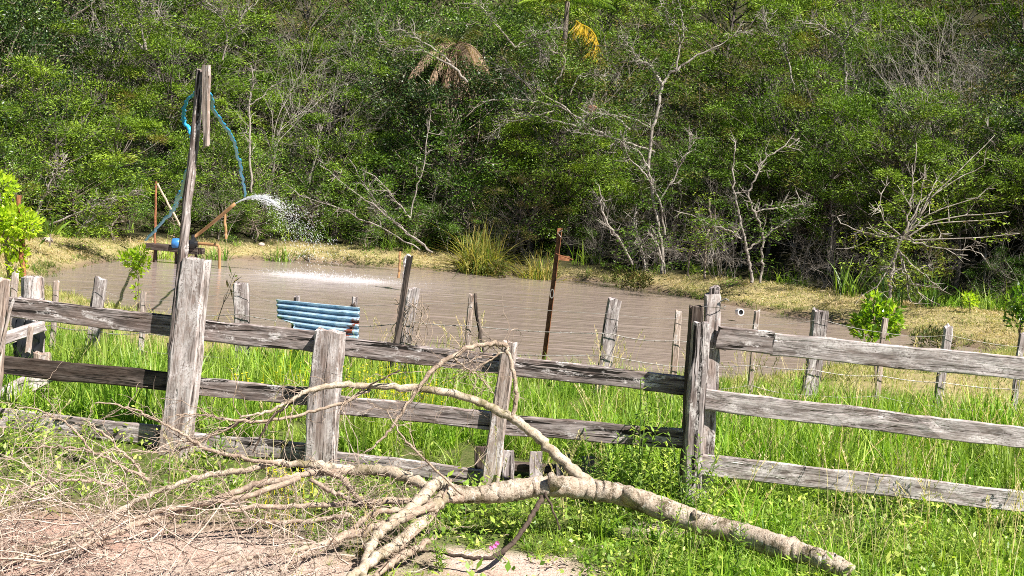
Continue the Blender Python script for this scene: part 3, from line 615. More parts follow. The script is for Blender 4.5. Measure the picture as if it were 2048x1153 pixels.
mb = MB(); mb.box((-.15, -.03, 1.60), (.005, -.0035, 1.655), Mx); mb.tube([P(1112, 508, 13.5), P(1146, 520, 13.4)], .006, 5); part('bracket', mb, M_RUST, rp)
mb = MB(); c = P(1104, 588, 13.5); mb.tube([c + np.array([.02 * math.cos(t), 0, .05 * math.sin(t)]) for t in np.linspace(0, 6.28, 12)], .006, 5); part('wire_loop', mb, M_WIRE, rp); mb = MB(); mb.tube([P(1122, 475, 13.52), P(1114, 465, 13.52), P(1126, 462, 13.52)], .005, 4); part('wire_loop', mb, M_WIRE, rp)
st_ = stick('rusty_stake', 'rusty iron stake in the lime-green shrub at the left edge', 'stake', (48, 575), (37, 390), 19.6, 19.6, .045, .04, M_RUST)
stick('rusty_stake', 'slim rusty stake at the end of the pump platform', 'stake', (309, 525), (312, 363), 32.3, 32.3, .035, .03, M_RUST)
stick('propped_cane', 'pale cane slanting from the slim rusty stake to the pump', 'cane', (366, 460), (314, 368), 32.5, 32.3, .03, .028, M_PALEST)
stick('short_stake', 'short brown stake on the far bank right of the pump', 'stake', (452, 478), (450, 428), 33.5, 33.5, .04, .035, M_PIPE)
pm = thing('pipe_outlet', P(1482, 625, 27), 'round white pipe mouth showing above the water beyond the tall corner post', 'pipe')
mb = MB(); a = P(1482, 625, 27); d_ = N3(-_f + np.array([.25, 0, 0])); n = 20
ring = lambda c, r_: c
x_ = N3(np.cross(d_, UP)); y_ = np.cross(x_, d_); an = np.arange(20) * 2 * math.pi / 20
vo = [a + d_ * .002 + (x_ * math.cos(t) + y_ * math.sin(t)) * .08 for t in an]; vi = [a + d_ * .002 + (x_ * math.cos(t) + y_ * math.sin(t)) * .055 for t in an]
mb2 = MB(); mb2.add(vo + vi, [(i, (i + 1) % 20, 20 + (i + 1) % 20, 20 + i) for i in range(20)]); part('pipe_rim', mb2, M_PVC, pm)
mb3 = MB(); mb3.tube([a + d_ * .001, a - d_ * .16], [.079, .079], 20, False); part('pipe_wall', mb3, M_PVC, pm, smooth=True)
mb4 = MB(); mb4.tube([a - d_ * .03, a - d_ * .04], [.056, .056], 20, True); part('bore_shade_disc', mb4, M_BLACK, pm)  # black disc inside the mouth paints the shade of the hollow pipe

# corrugated metal sheet
cs = thing('corrugated_sheet', P(636, 665, 12.2), 'bent pale blue corrugated metal sheet leaning on the barbed wire fence', 'metal sheet')
nu, nv = 40, 61; U, V = np.meshgrid(np.linspace(0, 1, nu), np.linspace(0, 1, nv)); TL, TR, BR, BL = P(553, 600, 12.25), P(720, 616, 12.3), P(717, 680, 12.15), P(556, 655, 12.2)
pts = ((TL * (1 - U[..., None]) + TR * U[..., None]) * (1 - V[..., None]) + (BL * (1 - U[..., None]) + BR * U[..., None]) * V[..., None])
sh = sm(.22, 0, U) * sm(.62, 1, V); pts = pts + np.array([.16, 0, .03]) * sh[..., None]
dent = np.exp(-(((U - .82) / .05) ** 2)) * np.exp(-(((V - .2) / .2) ** 2)) * .02
pts = pts + np.array([0, -1, .2]) * (.027 * np.sin(V * 2 * math.pi * 5.2 + 1.2 + .5 * sm(.7, 1, U)) + dent + .01 * np.sin(U * 7))[..., None]
i0 = np.arange(nv - 1)[:, None] * nu + np.arange(nu - 1)[None]; mb = MB(); mb.add(pts.reshape(-1, 3), np.stack([i0, i0 + 1, i0 + nu + 1, i0 + nu], -1))
o = part('metal_panel', mb, M_SHEET, cs, smooth=True); md = o.modifiers.new('thickness', 'SOLIDIFY'); md.thickness = .003
for (px, py) in [(593, 665), (705, 660)]:
    lumber('support_leg', P(px, py + 85, 12.45), P(px + 2, py - 50, 12.45), .05, .03, (1, 0, 0), W_DARK, cs, None, px)

# pallet behind the fence
pl = thing('wooden_pallet', P(1070, 965, 9.3), 'dark wooden pallet propped upright in the grass behind the narrow pale post', 'pallet')
for i, (x0, x1, yt) in enumerate([(950, 976, 893), (1005, 1029, 902), (1060, 1086, 904), (1113, 1140, 909), (1165, 1190, 914)]):
    xm = (x0 + x1) / 2; lumber('slat', P(xm - 3, 1035 + (xm - 950) * .1, 9.22), P(xm, yt, 9.22), (x1 - x0) * 9.22 / FPX, .018, (1, 0, 0), W_DARK if i == 0 else W_GREY, pl, None, 90 + i, chip=.006)
for (y0, y1) in ((928, 944), (1010, 1024)):
    lumber('cross_bar', P(952, y0, 9.33), P(1190, y1, 9.33), .07, .08, UP, W_DARK, pl, None, 96 + y0)

# ------------------------------------------------------------------ pump, platform, hose, water jet
pf = thing('pump_platform', P(350, 497, 32.3), 'dark plank platform on stakes over the far water edge carrying the pump', 'platform')
lumber('deck_board', P(298, 492, 32.3), P(402, 503, 32.1), .16, .5, UP, W_DARK, pf, None, 110)
for x in (312, 352, 392): lumber('leg', P(x, 545, 32.2), P(x, 497, 32.2), .07, .07, (1, 0, 0), W_DARK, pf, None, 111 + x)
pu = thing('water_pump', P(372, 490, 32.1), 'small pump with a blue motor sitting on the dark platform', 'pump')
mb = MB(); a, b = P(344, 487, 32), P(362, 488, 32); d = b - a; mb.tube([a + d * t for t in (0, .06, .12, .9, 1)], [.07, .12, .14, .14, .11], 18); part('motor', mb, M_MOTOR, pu, smooth=True)
mb = MB(); a, b = P(378, 487, 31.9), P(396, 489, 31.9); d = b - a; mb.tube([a + d * t for t in (0, .2, .25, .7, .75, 1)], [.09, .09, .15, .15, .09, .08], 16); mb.tube([P(388, 488, 31.9), P(386, 470, 31.9)], .06, 10); part('pump_head', mb, M_BLACK, pu)
mb = MB(); mb.tube(spline([P(386, 476, 31.9), P(400, 466, 31.9), P(430, 442, 31.6), P(470, 408, 31.3)], 5), .045, 9); part('delivery_pipe', mb, M_PIPE, pu, smooth=True)
mb = MB(); mb.tube([P(396, 487, 31.9), P(430, 490, 31.7), P(437, 492, 31.7), P(439, 500, 31.7), P(439, 545, 31.7)], .042, 9); part('suction_pipe', mb, M_PIPE, pu)
hs = thing('blue_hose', FP(403, 182, .2), 'kinked bright blue hose slung over the head of the tall leaning pole', 'hose')
def hosepts(pl_): return spline([P(*q) for q in pl_], 6)
mb = MB(); h1 = hosepts([(401, 186, 8.8), (420, 188, 8.8), (424, 205, 9.1), (427, 222, 9.6), (440, 240, 11), (456, 262, 13), (468, 285, 15), (474, 310, 17.5), (480, 325, 19.5), (481, 345, 22), (486, 362, 25), (490, 392, 31)])
t = np.linspace(0, 1, len(h1)); h1 = h1 + RNG.normal(0, 1, h1.shape) * (.0015 + .012 * t)[:, None]; mb.tube(h1, .0085 + .021 * t, 7)
h2 = hosepts([(401, 186, 8.9), (392, 183, 9), (384, 193, 9.1), (372, 203, 9.2), (368, 225, 9.3), (369, 243, 9.4), (380, 262, 9.4), (382, 290, 9.4), (378, 330, 9.6), (369, 362, 10.5), (365, 380, 12), (356, 396, 15), (352, 410, 18), (338, 432, 22), (312, 458, 28), (292, 482, 32)])
t = np.linspace(0, 1, len(h2)); rr = .0075 + .024 * t; m_ = (np.arange(len(h2)) > 36) & (np.arange(len(h2)) < 50); rr[m_] *= .5; h2 = h2 + RNG.normal(0, 1, h2.shape) * (.0015 + .012 * t)[:, None]; mb.tube(h2, rr, 7)
part('hose_line', mb, M_HOSE, hs, smooth=True)

m, nt = mat_new('spray_water'); k = NT(nt); b_ = k.bsdf((.92, .95, .97, 1), .25, .5); tr = k.n('ShaderNodeBsdfTransparent'); tl = k.n('ShaderNodeBsdfTranslucent'); tl.inputs[0].default_value = (.9, .93, .95, 1)
m1 = k.n('ShaderNodeMixShader'); m1.inputs[0].default_value = .4; k.l(b_, m1.inputs[1]); k.l(tl.outputs[0], m1.inputs[2])
m2 = k.n('ShaderNodeMixShader'); m2.inputs[0].default_value = .5; k.l(m1.outputs[0], m2.inputs[1]); k.l(tr.outputs[0], m2.inputs[2]); k.out(m2.outputs[0]); M_SPRAY = m
mb = MB(); r = np.random.default_rng(3); J0 = P(470, 408, 31.3); J1 = P(520, 384, 31.2); J2 = P(700, 552, 30.9)
def jet(t, v):                              # ballistic path out of the pipe
    return J0 + np.array([v[0] * t, v[1] * t, v[2] * t - 4.9 * t * t])
vx = 2.9; vz = 2.0
for i in range(3400):
    sp = r.normal(0, 1, 3) * [.5, .20, .34]; u = r.uniform() ** .75; t0 = u * (.95)
    if r.uniform() < (t0 - .3) * 1.5: continue
    core = math.exp(-t0 * 2.2)
    v = np.array([vx, -.15, vz]) + sp * (.25 + .9 * min(1, t0 * 1.7)); c = jet(t0, v)
    if c[2] < WZ + .02: continue
    vv = np.array([v[0], v[1], v[2] - 9.8 * t0]); L = r.uniform(.010, .035) * (1.5 if t0 < .3 else .6); mb.tube([c, c + vv * L * .5], [r.uniform(.003, .009) * (1.3 if t0 < .35 else .8), .003], 3, False)
for i in range(26):
    v = np.array([vx, -.15, vz]) + r.normal(0, .06, 3); mb.tube([jet(t, v) for t in np.linspace(0, r.uniform(.2, .42), 9)], .012, 4, False)
for cpt, n, sx, sy in ((SP1, 400, .45, .35), (SP2, 600, .7, .4)):
    for i in range(n):
        c = cpt + np.array([r.normal(0, sx), r.normal(0, sy), 0]); h = abs(r.normal(0, .05)); c[2] = WZ + h; mb.tube([c, c + [0, 0, .02]], [r.uniform(.003, .009), .002], 3, False)
tag(link('water_spray', mb.mesh('water_spray', M_SPRAY)), 'white spray of water arcing from the pump pipe and splashing into the pond', kind='stuff')

# ------------------------------------------------------------------ fallen branch
fb = thing('fallen_branch', P(1300, 1050, 7.3) * np.array([1, 1, 0]), 'huge fallen pale tree branch with bare forks lying in front of the plank fence', 'branch')
def path_px(pl_, n=6):                      # [(x, y, depth, radius px)]; a bough never dips into the soil
    pl_ = [(x, y, min(d, (CAM[2] - .03 - r_ * .0028) / -ray(x, y)[2]), r_) for x, y, d, r_ in pl_]
    a = np.array([list(P(x, y, d)) + [r_ * d / FPX] for x, y, d, r_ in pl_]); s_ = spline(a, n); return s_[:, :3], np.maximum(s_[:, 3], .0008)
mb = MB(); tp_, tr_ = path_px([(1700, 1143, 7.1, 17), (1660, 1126, 7.15, 22), (1610, 1109, 7.25, 23), (1560, 1094, 7.4, 25), (1470, 1066, 7.5, 25), (1380, 1040, 7.5, 25), (1300, 1008, 7.55, 24), (1240, 990, 7.6, 24), (1180, 980, 7.6, 22), (1120, 973, 7.55, 23), (1060, 976, 7.5, 22), (1000, 985, 7.45, 22), (950, 990, 7.4, 19), (905, 988, 7.35, 19), (880, 982, 7.3, 15)], 12)
n_ = len(tp_); tr_ = tr_ * (1 + .045 * np.sin(np.arange(n_) * .21) + .012 * RNG.normal(0, 1, n_)); tr_ = tr_ * .92; mb.tube(tp_ + RNG.normal(0, .0025, tp_.shape), tr_, 20, True, .03)
for (x, y, r_) in ((1262, 1000, 12), (1400, 1048, 11), (1500, 1076, 13), (1110, 972, 9), (1590, 1103, 14)):
    mb.tube([P(x, y, 7.5), P(x - 8, y - 22, 7.42)], [r_ * .0031 * 1.6, r_ * .0031 * .8], 9, True, .12)
part('trunk', mb, B_LOG, fb, smooth=True)
BR_ = [
 [(1185, 972, 7.6, 11), (1130, 926, 7.65, 11), (1080, 880, 7.7, 10), (1040, 846, 7.7, 9), (1000, 822, 7.7, 8.5), (940, 798, 7.65, 8), (860, 780, 7.6, 7.5), (760, 773, 7.55, 6.5), (690, 770, 7.5, 6), (625, 778, 7.45, 5), (585, 800, 7.4, 4), (540, 822, 7.35, 3), (480, 836, 7.3, 2)],
 [(1012, 690, 7.75, 4.5), (990, 689, 7.72, 5), (950, 693, 7.7, 5), (905, 712, 7.65, 5), (865, 742, 7.6, 5), (835, 780, 7.55, 4), (800, 830, 7.5, 3.4), (770, 870, 7.45, 2.5), (730, 905, 7.4, 1.6)],
 [(1025, 838, 7.7, 5), (1032, 790, 7.7, 4.5), (1025, 740, 7.72, 4), (1018, 705, 7.75, 4), (1012, 690, 7.75, 4.5)],
 [(905, 985, 7.35, 14), (885, 968, 7.3, 13), (866, 972, 7.25, 13), (840, 1000, 7.15, 12), (805, 1032, 7.0, 11), (765, 1060, 6.9, 10), (742, 1090, 6.8, 9), (728, 1130, 6.7, 8), (722, 1170, 6.65, 8)],
 [(900, 982, 7.3, 13), (870, 1010, 7.2, 13), (835, 1050, 7.05, 12), (800, 1085, 6.95, 12), (755, 1115, 6.85, 11), (715, 1145, 6.75, 10), (680, 1170, 6.7, 9)],
 [(870, 1075, 7.0, 6), (830, 1098, 6.9, 7), (790, 1120, 6.8, 7), (750, 1150, 6.75, 7)],
 [(855, 975, 7.25, 11), (800, 948, 7.3, 11), (740, 940, 7.35, 11), (690, 938, 7.35, 10), (640, 932, 7.3, 9), (590, 928, 7.25, 7), (545, 926, 7.25, 6), (500, 940, 7.2, 6), (440, 948, 7.2, 6), (380, 960, 7.15, 5), (300, 990, 7.1, 5), (230, 1025, 7.0, 4), (150, 1070, 6.9, 4), (60, 1105, 6.8, 3), (-30, 1140, 6.7, 3)],
 [(700, 942, 7.3, 7), (620, 948, 7.2, 7), (540, 965, 7.1, 7), (470, 985, 7.05, 6), (400, 1010, 7.0, 6), (320, 1035, 6.9, 5), (240, 1060, 6.8, 5), (150, 1100, 6.75, 4), (60, 1135, 6.7, 4)],
 [(600, 955, 7.1, 6), (520, 985, 7.0, 6), (430, 1005, 6.95, 5), (350, 1015, 6.9, 5), (260, 1040, 6.85, 4), (160, 1075, 6.8, 4), (40, 1120, 6.7, 3), (-20, 1150, 6.6, 3)],
 [(925, 998, 7.3, 8), (860, 1003, 7.2, 7), (780, 1003, 7.15, 7), (700, 1008, 7.1, 6), (620, 1010, 7.05, 5), (540, 1015, 7.0, 5), (450, 1020, 6.95, 3)],
 [(865, 1010, 7.1, 7), (800, 1040, 7.0, 9), (760, 1052, 6.95, 9), (700, 1070, 6.9, 9), (640, 1090, 6.85, 6), (570, 1105, 6.8, 5), (480, 1120, 6.75, 4), (400, 1140, 6.7, 3)],
 [(870, 1018, 7.1, 6), (790, 1022, 7.0, 6), (740, 1030, 6.95, 6), (700, 1062, 6.9, 5), (660, 1085, 6.85, 4), (560, 1140, 6.75, 4)],
 [(640, 940, 7.2, 5), (680, 955, 7.15, 6), (705, 985, 7.1, 5), (735, 1008, 7.05, 5), (750, 1020, 7.0, 4)],
 [(620, 960, 7.1, 4), (660, 980, 7.05, 5), (700, 1000, 7.0, 4)],
 [(700, 1030, 6.95, 5), (640, 1040, 6.95, 5), (560, 1045, 6.9, 4), (480, 1040, 6.9, 3)],
 [(740, 778, 7.55, 4), (700, 800, 7.5, 3.6), (640, 820, 7.45, 3.4), (560, 838, 7.4, 3.4), (480, 842, 7.3, 3), (420, 832, 7.25, 2.2), (350, 830, 7.2, 1.5)],
 [(500, 835, 7.35, 4), (430, 866, 7.3, 3), (390, 890, 7.25, 2.4), (330, 905, 7.2, 2), (260, 900, 7.15, 1.2)],
 [(560, 930, 7.2, 4), (480, 915, 7.2, 4), (415, 900, 7.2, 3.6), (365, 868, 7.15, 3), (300, 835, 7.1, 2.6), (255, 815, 7.1, 2), (190, 805, 7.05, 1.4)],
 [(300, 962, 7.1, 3.4), (240, 930, 7.05, 3), (180, 902, 7.0, 2.6), (120, 894, 7.0, 2), (40, 897, 6.95, 1.3)],
 [(290, 950, 7.1, 2.8), (240, 900, 7.1, 2.4), (190, 855, 7.05, 2), (165, 838, 7.05, 1.2)],
 [(185, 905, 7, 2.2), (150, 860, 7, 2), (95, 828, 7, 1.8), (50, 815, 7, 1.2), (15, 820, 7, .8)],
 [(240, 975, 7, 3), (170, 960, 6.95, 3), (110, 962, 6.9, 2.4), (50, 975, 6.9, 2), (-10, 985, 6.85, 1.4)],
 [(905, 715, 7.65, 2.5), (930, 735, 7.7, 2), (960, 755, 7.7, 1.6), (985, 790, 7.7, 1)],
 [(1010, 700, 7.75, 2), (980, 720, 7.72, 2), (950, 740, 7.7, 1.5), (930, 742, 7.7, 1)],
 [(800, 1100, 6.95, 4), (860, 1040, 7.1, 3), (880, 1010, 7.2, 3), (900, 960, 7.25, 2.4)],
 [(925, 990, 7.2, 2.5), (850, 920, 7.25, 2.2), (800, 870, 7.3, 1.8), (775, 820, 7.35, 1.2)],
]
ENDS = []
for i, b_ in enumerate(BR_):
    mb = MB(); p_, r_ = path_px(b_, 7); k_ = np.linspace(0, 1, len(p_))[:, None]
    p_ = p_ + RNG.normal(0, 1, p_.shape) * .0045 * (k_ > .02); mb.tube(p_, r_ * (1 + .06 * RNG.normal(0, 1, len(r_))), 12 if r_[0] > .02 else 7, True, .03)
    part('bough', mb, B_TRUNK if i in (0, 3, 4, 6) else B_TWIG, fb, smooth=True); ENDS.append((p_, r_))
for b_ in ([(1085, 995, 7.45, 6), (1062, 1035, 7.3, 5), (1040, 1070, 7.15, 5), (1005, 1105, 7.0, 5), (970, 1118, 6.95, 4), (930, 1114, 6.9, 4), (880, 1107, 6.9, 3), (838, 1102, 6.9, 1.5)], [(1090, 985, 7.45, 3), (1110, 1030, 7.3, 2), (1120, 1060, 7.2, 1.5)],
           [(590, 800, 7.42, 4), (560, 822, 7.38, 3), (540, 840, 7.35, 3), (505, 905, 7.3, 1.5)], [(800, 740, 7.5, 2), (740, 770, 7.5, 1.6), (700, 800, 7.5, 1)]):
    mb = MB(); p_, r_ = path_px(b_, 7); mb.tube(p_ + RNG.normal(0, .003, p_.shape), r_, 8, True, .04); part('dark_bough', mb, B_DARK, fb, 'dark bare bough', smooth=True)
mb = MB(); r = np.random.default_rng(77)   # twigs: many thin curved shoots along the boughs
def twig(mb, p, d, L, rad, depth, r, droop=.25):
    n = 6 if L > .15 else 4; pts = [p]; dd = d.copy()
    for i in range(n):
        dd = N3(dd + r.normal(0, .30, 3) + np.array([0, 0, -droop * .25])); q = pts[-1] + dd * L / n; q[2] = max(q[2], .015 + r.uniform(0, .03)); pts.append(q)
    mb.tube(pts, np.linspace(rad, rad * .35, n + 1), 4 if rad > .003 else 3, False)
    if depth > 0:
        for j in range(r.integers(2, 5)):
            i = r.integers(1, n); twig(mb, pts[i], N3(dd + r.normal(0, .65, 3)), L * r.uniform(.35, .75), rad * .6, depth - 1, r, droop)
for i, (p_, r_) in enumerate(ENDS):
    if i in (2, 3, 4): cnt = 5
    elif i in (6, 7, 8): cnt = 40
    elif i in (9, 10, 11, 14): cnt = 18
    elif i == 0: cnt = 20
    elif i >= 17: cnt = 11
    else: cnt = 20
    for _ in range(cnt):
        j = r.integers(1, len(p_) - 1) if i else r.integers(len(p_) // 2, len(p_) - 1); dd = N3(p_[min(j + 1, len(p_) - 1)] - p_[j - 1])
        low = i in (6, 7, 8, 9, 10, 11, 14)
        side = N3(dd * .9 + r.normal(0, .6, 3) + np.array([-.3, 0, -.35 if low else .05])); twig(mb, p_[j].copy(), side, r.uniform(.10, .42), min(r_[j] * .5, r.uniform(.0018, .0042)), 2 if low else 1, r, .5 if low else .1)
part('twigs', mb, B_TWIG, fb, 'dry bare twigs', kind='stuff')
mb = MB()                                   # heap of dead brush on the soil, lower left
for _ in range(125):
    px = -60 + 760 * r.uniform() ** 1.5; py = 1000 + max(px, 0) / 720 * 130 + abs(r.normal(0, 55)) + r.uniform(0, 60); g = G(px, min(py, 1220), .05)
    if g[1] < 5.3: continue
    g[2] = r.uniform(.03, .30); twig(mb, g, N3(np.array([-.7, -.5, r.normal(0, .3)]) + r.normal(0, .6, 3)), r.uniform(.35, 1.0), r.uniform(.0018, .006), 2, r, .25)
tag(link('dead_brush', mb.mesh('dead_brush', B_BRUSH)), 'tangle of dead pinkish brush on the bare soil at lower left', kind='stuff')
# dry vines on the fence post at the pond
mb = MB()
for i in range(16):
    x = 815 + r.uniform(-12, 35); ps_ = [P(x + r.normal(0, 9) + 8 * math.sin(k * .9 + i), 600 + k * 30 + r.normal(0, 5), 12.3 + r.normal(0, .05)) for k in range(int(r.integers(4, 7)))]; mb.tube(spline(ps_, 4), .0035, 4, False)
tag(link('dry_vine', mb.mesh('dry_vine', B_TWIG)), 'dry tangled vine clinging to the pointed post by the dark leaning post', 'vine')

# ------------------------------------------------------------------ individual plants near the fences
def weed_mesh(seed, H=.55, n=34, L=.085, W=.024, heads=False):
    r = np.random.default_rng(seed); st = MB(); lf = MB()
    for s_ in range(3):
        d = r.normal(0, .12, 2); pts = np.array([[d[0] * t * t + .03 * s_ * math.cos(s_ * 2.1), d[1] * t * t + .03 * s_ * math.sin(s_ * 2.1), H * (.75 + .15 * s_) * t] for t in np.linspace(0, 1, 8)]); st.tube(pts, np.linspace(.005, .002, 8), 5, False)
        k = n; t = np.linspace(.08, 1, k); c = np.stack([np.interp(t, np.linspace(0, 1, 8), pts[:, q]) for q in range(3)], -1); a = np.arange(k) * 2.4 + r.uniform(0, 6); el = r.uniform(.05, .8, k)
        dd = np.stack([np.cos(a) * np.cos(el), np.sin(a) * np.cos(el), np.sin(el)], -1); sd_ = nrm(np.stack([-np.sin(a), np.cos(a), r.normal(0, .2, k)], -1)); LL = L * (1.15 - .6 * t) * r.uniform(.8, 1.2, k)
        lf.leaves(c, dd, sd_, LL, W * (1.1 - .5 * t))
        e = c + dd * (LL * .82)[:, None]; lf.leaves(e, nrm(dd - [0, 0, .7]), sd_, LL * .5, W * .45)
    return st.mesh('weed_stems', B_GREENST), lf.mesh('weed_leaves', L_WEED)
B_GREENST = plain('green_stem', (.14, .22, .05), .6, .3)
WEEDS = [weed_mesh(500 + i, .45 + .08 * i) for i in range(4)]
wl = [(1180, 940, 8.6, 1.1, 'leafy weed at the right end of the wooden pallet'), (1240, 920, 8.5, 1.2, 'tall leafy weed just right of the pallet'), (1215, 985, 8.2, .9, 'low leafy weed above the fallen trunk by the pallet'),
      (1290, 900, 8.5, 1.35, 'tallest leafy weed, left of the grey corner post'), (1330, 930, 8.3, 1.1, 'bushy weed under the dark end of the middle rail'), (1300, 985, 8.0, .95, 'green weed rising behind the bend of the fallen trunk'),
      (1375, 985, 8.0, 1.0, 'broad-leaved weed at the foot of the corner post'), (1400, 930, 8.2, .95, 'weed growing up the face of the corner post'), (1420, 1000, 8.0, .8, 'weed to the right of the corner post foot'),
      (1150, 905, 8.9, .9, 'yellow-tipped weed behind the pallet slats'), (1270, 850, 9.1, 1.1, 'weed standing against the middle rail left of the corner post'), (1345, 865, 9.0, 1.0, 'weed behind the middle rail by the corner post'),
      (60, 880, 8.6, 1.0, 'pale leafy weed below the lowest rail at the left edge'), (15, 905, 8.4, .9, 'leafy weed at the foot of the left end post'), (170, 930, 8.4, .7, 'small weed beneath the left low rail'),
      (440, 930, 8.6, .8, 'weed at the foot of the stout pale post'), (625, 1080, 6.9, .5, 'seedling on the bare soil under the boughs'), (880, 1130, 6.7, .6, 'weed beside the dark curved bough'),
      (1480, 1140, 6.9, .7, 'weed below the middle of the fallen trunk'), (1320, 1110, 7.0, .75, 'yellowish weed in front of the fallen trunk'), (1900, 1090, 7.4, .8, 'weed below the lowest rail at the right'), (1760, 1075, 7.6, .8, 'weed just above the butt of the fallen trunk')]
for i, (px, py, d, s_, lab) in enumerate(wl):
    g = P(px, py, d); st, lf = WEEDS[i % 4]; t = thing('weed', (g[0], g[1], float(ground_z(g[0], g[1])) - .01), lab, 'weed', 'leafy weeds by the fence')
    t.scale = (s_, s_, s_); t.rotation_euler = (0, 0, i * 2.1); link('stems', st, t); link('leaves', lf, t)
pk = thing('pink_flower', P(1000, 1110, 6.75) * np.array([1, 1, 0]), 'small pink wildflower on the bare patch below the fallen trunk', 'flower')
mb = MB(); mb2 = MB()
for (x, y) in ((995, 1086), (983, 1095), (990, 1092)):
    c = P(x, y, 6.72); mb.tube([P(1003, 1125, 6.75), P(x + 5, y + 15, 6.73), c], .0015, 4, False)
    k = 7; a = np.arange(k) * 6.283 / k; dd = nrm(np.stack([np.cos(a), np.full(k, -.5), np.sin(a)], -1)); mb2.leaves(np.repeat(c[None], k, 0), dd, nrm(np.cross(dd, [0, 1.0, 0])), .017, .012)
part('stem', mb, B_GREENST, pk); part('petals', mb2, L_PINK, pk)

def bush(name, label, cat, base, blobs, stemr, leafmat_, n, L, W, seed, group=None, up=.5, lean=0):
    """A small shrub or sapling: a forked stem and leaves round a few centres. blobs: world centre, radius."""
    r = np.random.default_rng(seed); base = np.asarray(base, float); t = thing(name, base, label, cat, group); st = MB(); lf = MB(); tot = sum(b[1] ** 2 for b in blobs)
    top = max(blobs, key=lambda b: b[0][2])[0]; main = spline([base - [0, 0, .03], base * .6 + top * .4 + r.normal(0, .02, 3), top], 5); st.tube(main, np.linspace(stemr, stemr * .4, len(main)), 7)
    for (c, rad) in blobs:
        j = int(np.clip(np.argmin(np.linalg.norm(main - c, axis=1)) - 2, 0, len(main) - 1)); st.tube(spline([main[j], (main[j] + c) / 2 + r.normal(0, .02, 3), c], 3), stemr * .35, 4, False)
        k = int(n * rad ** 2 / tot); dirs = nrm(r.normal(0, 1, (k, 3))); q = c + dirs * (rad * r.uniform(.35, 1.05, k) ** .6)[:, None] * [1, 1, .9]
        dd = nrm(dirs + [0, 0, up] + r.normal(0, .5, (k, 3))); sd_ = nrm(np.cross(dd, r.normal(0, 1, (k, 3)) + [0, 0, .8])); lf.leaves(q, dd, sd_, L * r.uniform(.7, 1.3, k), W * r.uniform(.7, 1.2, k))
    part('trunk', st, B_BROWN, t); part('crown', lf, leafmat_, t); return t
g = G(1752, 757, 0.0); D = g[1] - .0
def BP(px, py, d): return P(px, py, d)
dc = np.dot(g - CAM, _f)
bush('citrus_bush', 'bushy citrus tree, glossy dark and lime, at the near pond edge behind the right fence', 'bush', (g[0], g[1], float(ground_z(g[0], g[1]))),
     [(BP(1750, 640, dc), .20), (BP(1722, 650, dc + .1), .14), (BP(1780, 625, dc - .1), .15), (BP(1748, 605, dc), .12), (BP(1772, 660, dc + .15), .14), (BP(1735, 672, dc - .1), .12), (BP(1790, 650, dc), .09)], .02, L_CITRUS, 1100, .085, .042, 31)
g = G(2036, 700, 0); dc = np.dot(g - CAM, _f)
bush('young_citrus_tree', 'young dark citrus tree cut by the right edge on the bank', 'tree', (g[0], g[1], float(ground_z(g[0], g[1]))),
     [(BP(2040, 600, dc), .20), (BP(2030, 640, dc), .17), (BP(2052, 620, dc), .22), (BP(2045, 580, dc), .1)], .022, L_CITRUS, 700, .09, .042, 32)
g = G(1940, 628, 0); dc = np.dot(g - CAM, _f)
bush('lime_sapling', 'small lime-green sapling on the far bank at the right', 'sapling', (g[0], g[1], float(ground_z(g[0], g[1]))), [(BP(1940, 600, dc), .15), (BP(1936, 592, dc), .1), (BP(1948, 606, dc), .1)], .015, L_LIME, 200, .09, .04, 33)
g = G(278, 628, 0); dc = np.dot(g - CAM, _f)
bush('lime_sapling', 'slender lime-green sapling with bare lower stem, left of the tall leaning pole', 'sapling', (g[0], g[1], float(ground_z(g[0], g[1]))),
     [(BP(280, 505, dc), .11), (BP(265, 522, dc), .13), (BP(285, 528, dc), .12), (BP(275, 545, dc), .08), (BP(245, 515, dc), .06), (BP(272, 578, dc), .055), (BP(278, 598, dc), .04)], .012, L_LIME, 560, .07, .032, 34)
g = P(25, 585, 19.6); 
bush('lime_shrub', 'tall lime-green leafy shrub at the left edge around the rusty stake', 'shrub', (g[0], g[1], float(ground_z(g[0], g[1]))),
     [(BP(-5, 375, 19.4), .28), (BP(0, 440, 19.5), .3), (BP(30, 440, 19.4), .26), (BP(55, 450, 19.5), .2), (BP(10, 480, 19.5), .28), (BP(35, 500, 19.6), .16), (BP(32, 530, 19.6), .15), (BP(30, 552, 19.6), .12), (BP(-40, 420, 19.5), .4)], .05, L_LIME, 2600, .095, .05, 35, up=.3)
g = P(425, 655, 12.7)
bush('pond_sapling', 'spindly seedling with a few long leaves leaning left of the worn broad post', 'sapling', (P(425, 690, 12.7)), [(BP(466, 556, 12.6), .03), (BP(462, 568, 12.6), .035), (BP(458, 580, 12.6), .03)], .007, L_OLIVE, 16, .13, .022, 36)
g = G(100, 470, .0)
bush('bank_plant', 'long-leaved rosette plant on the far left bank under the trees', 'plant', P(100, 475, 28.4) * [1, 1, 0] + [0, 0, .05], [(P(100, 468, 28.4), .12)], .02, L_VINE, 26, .42, .07, 37, up=1.0)

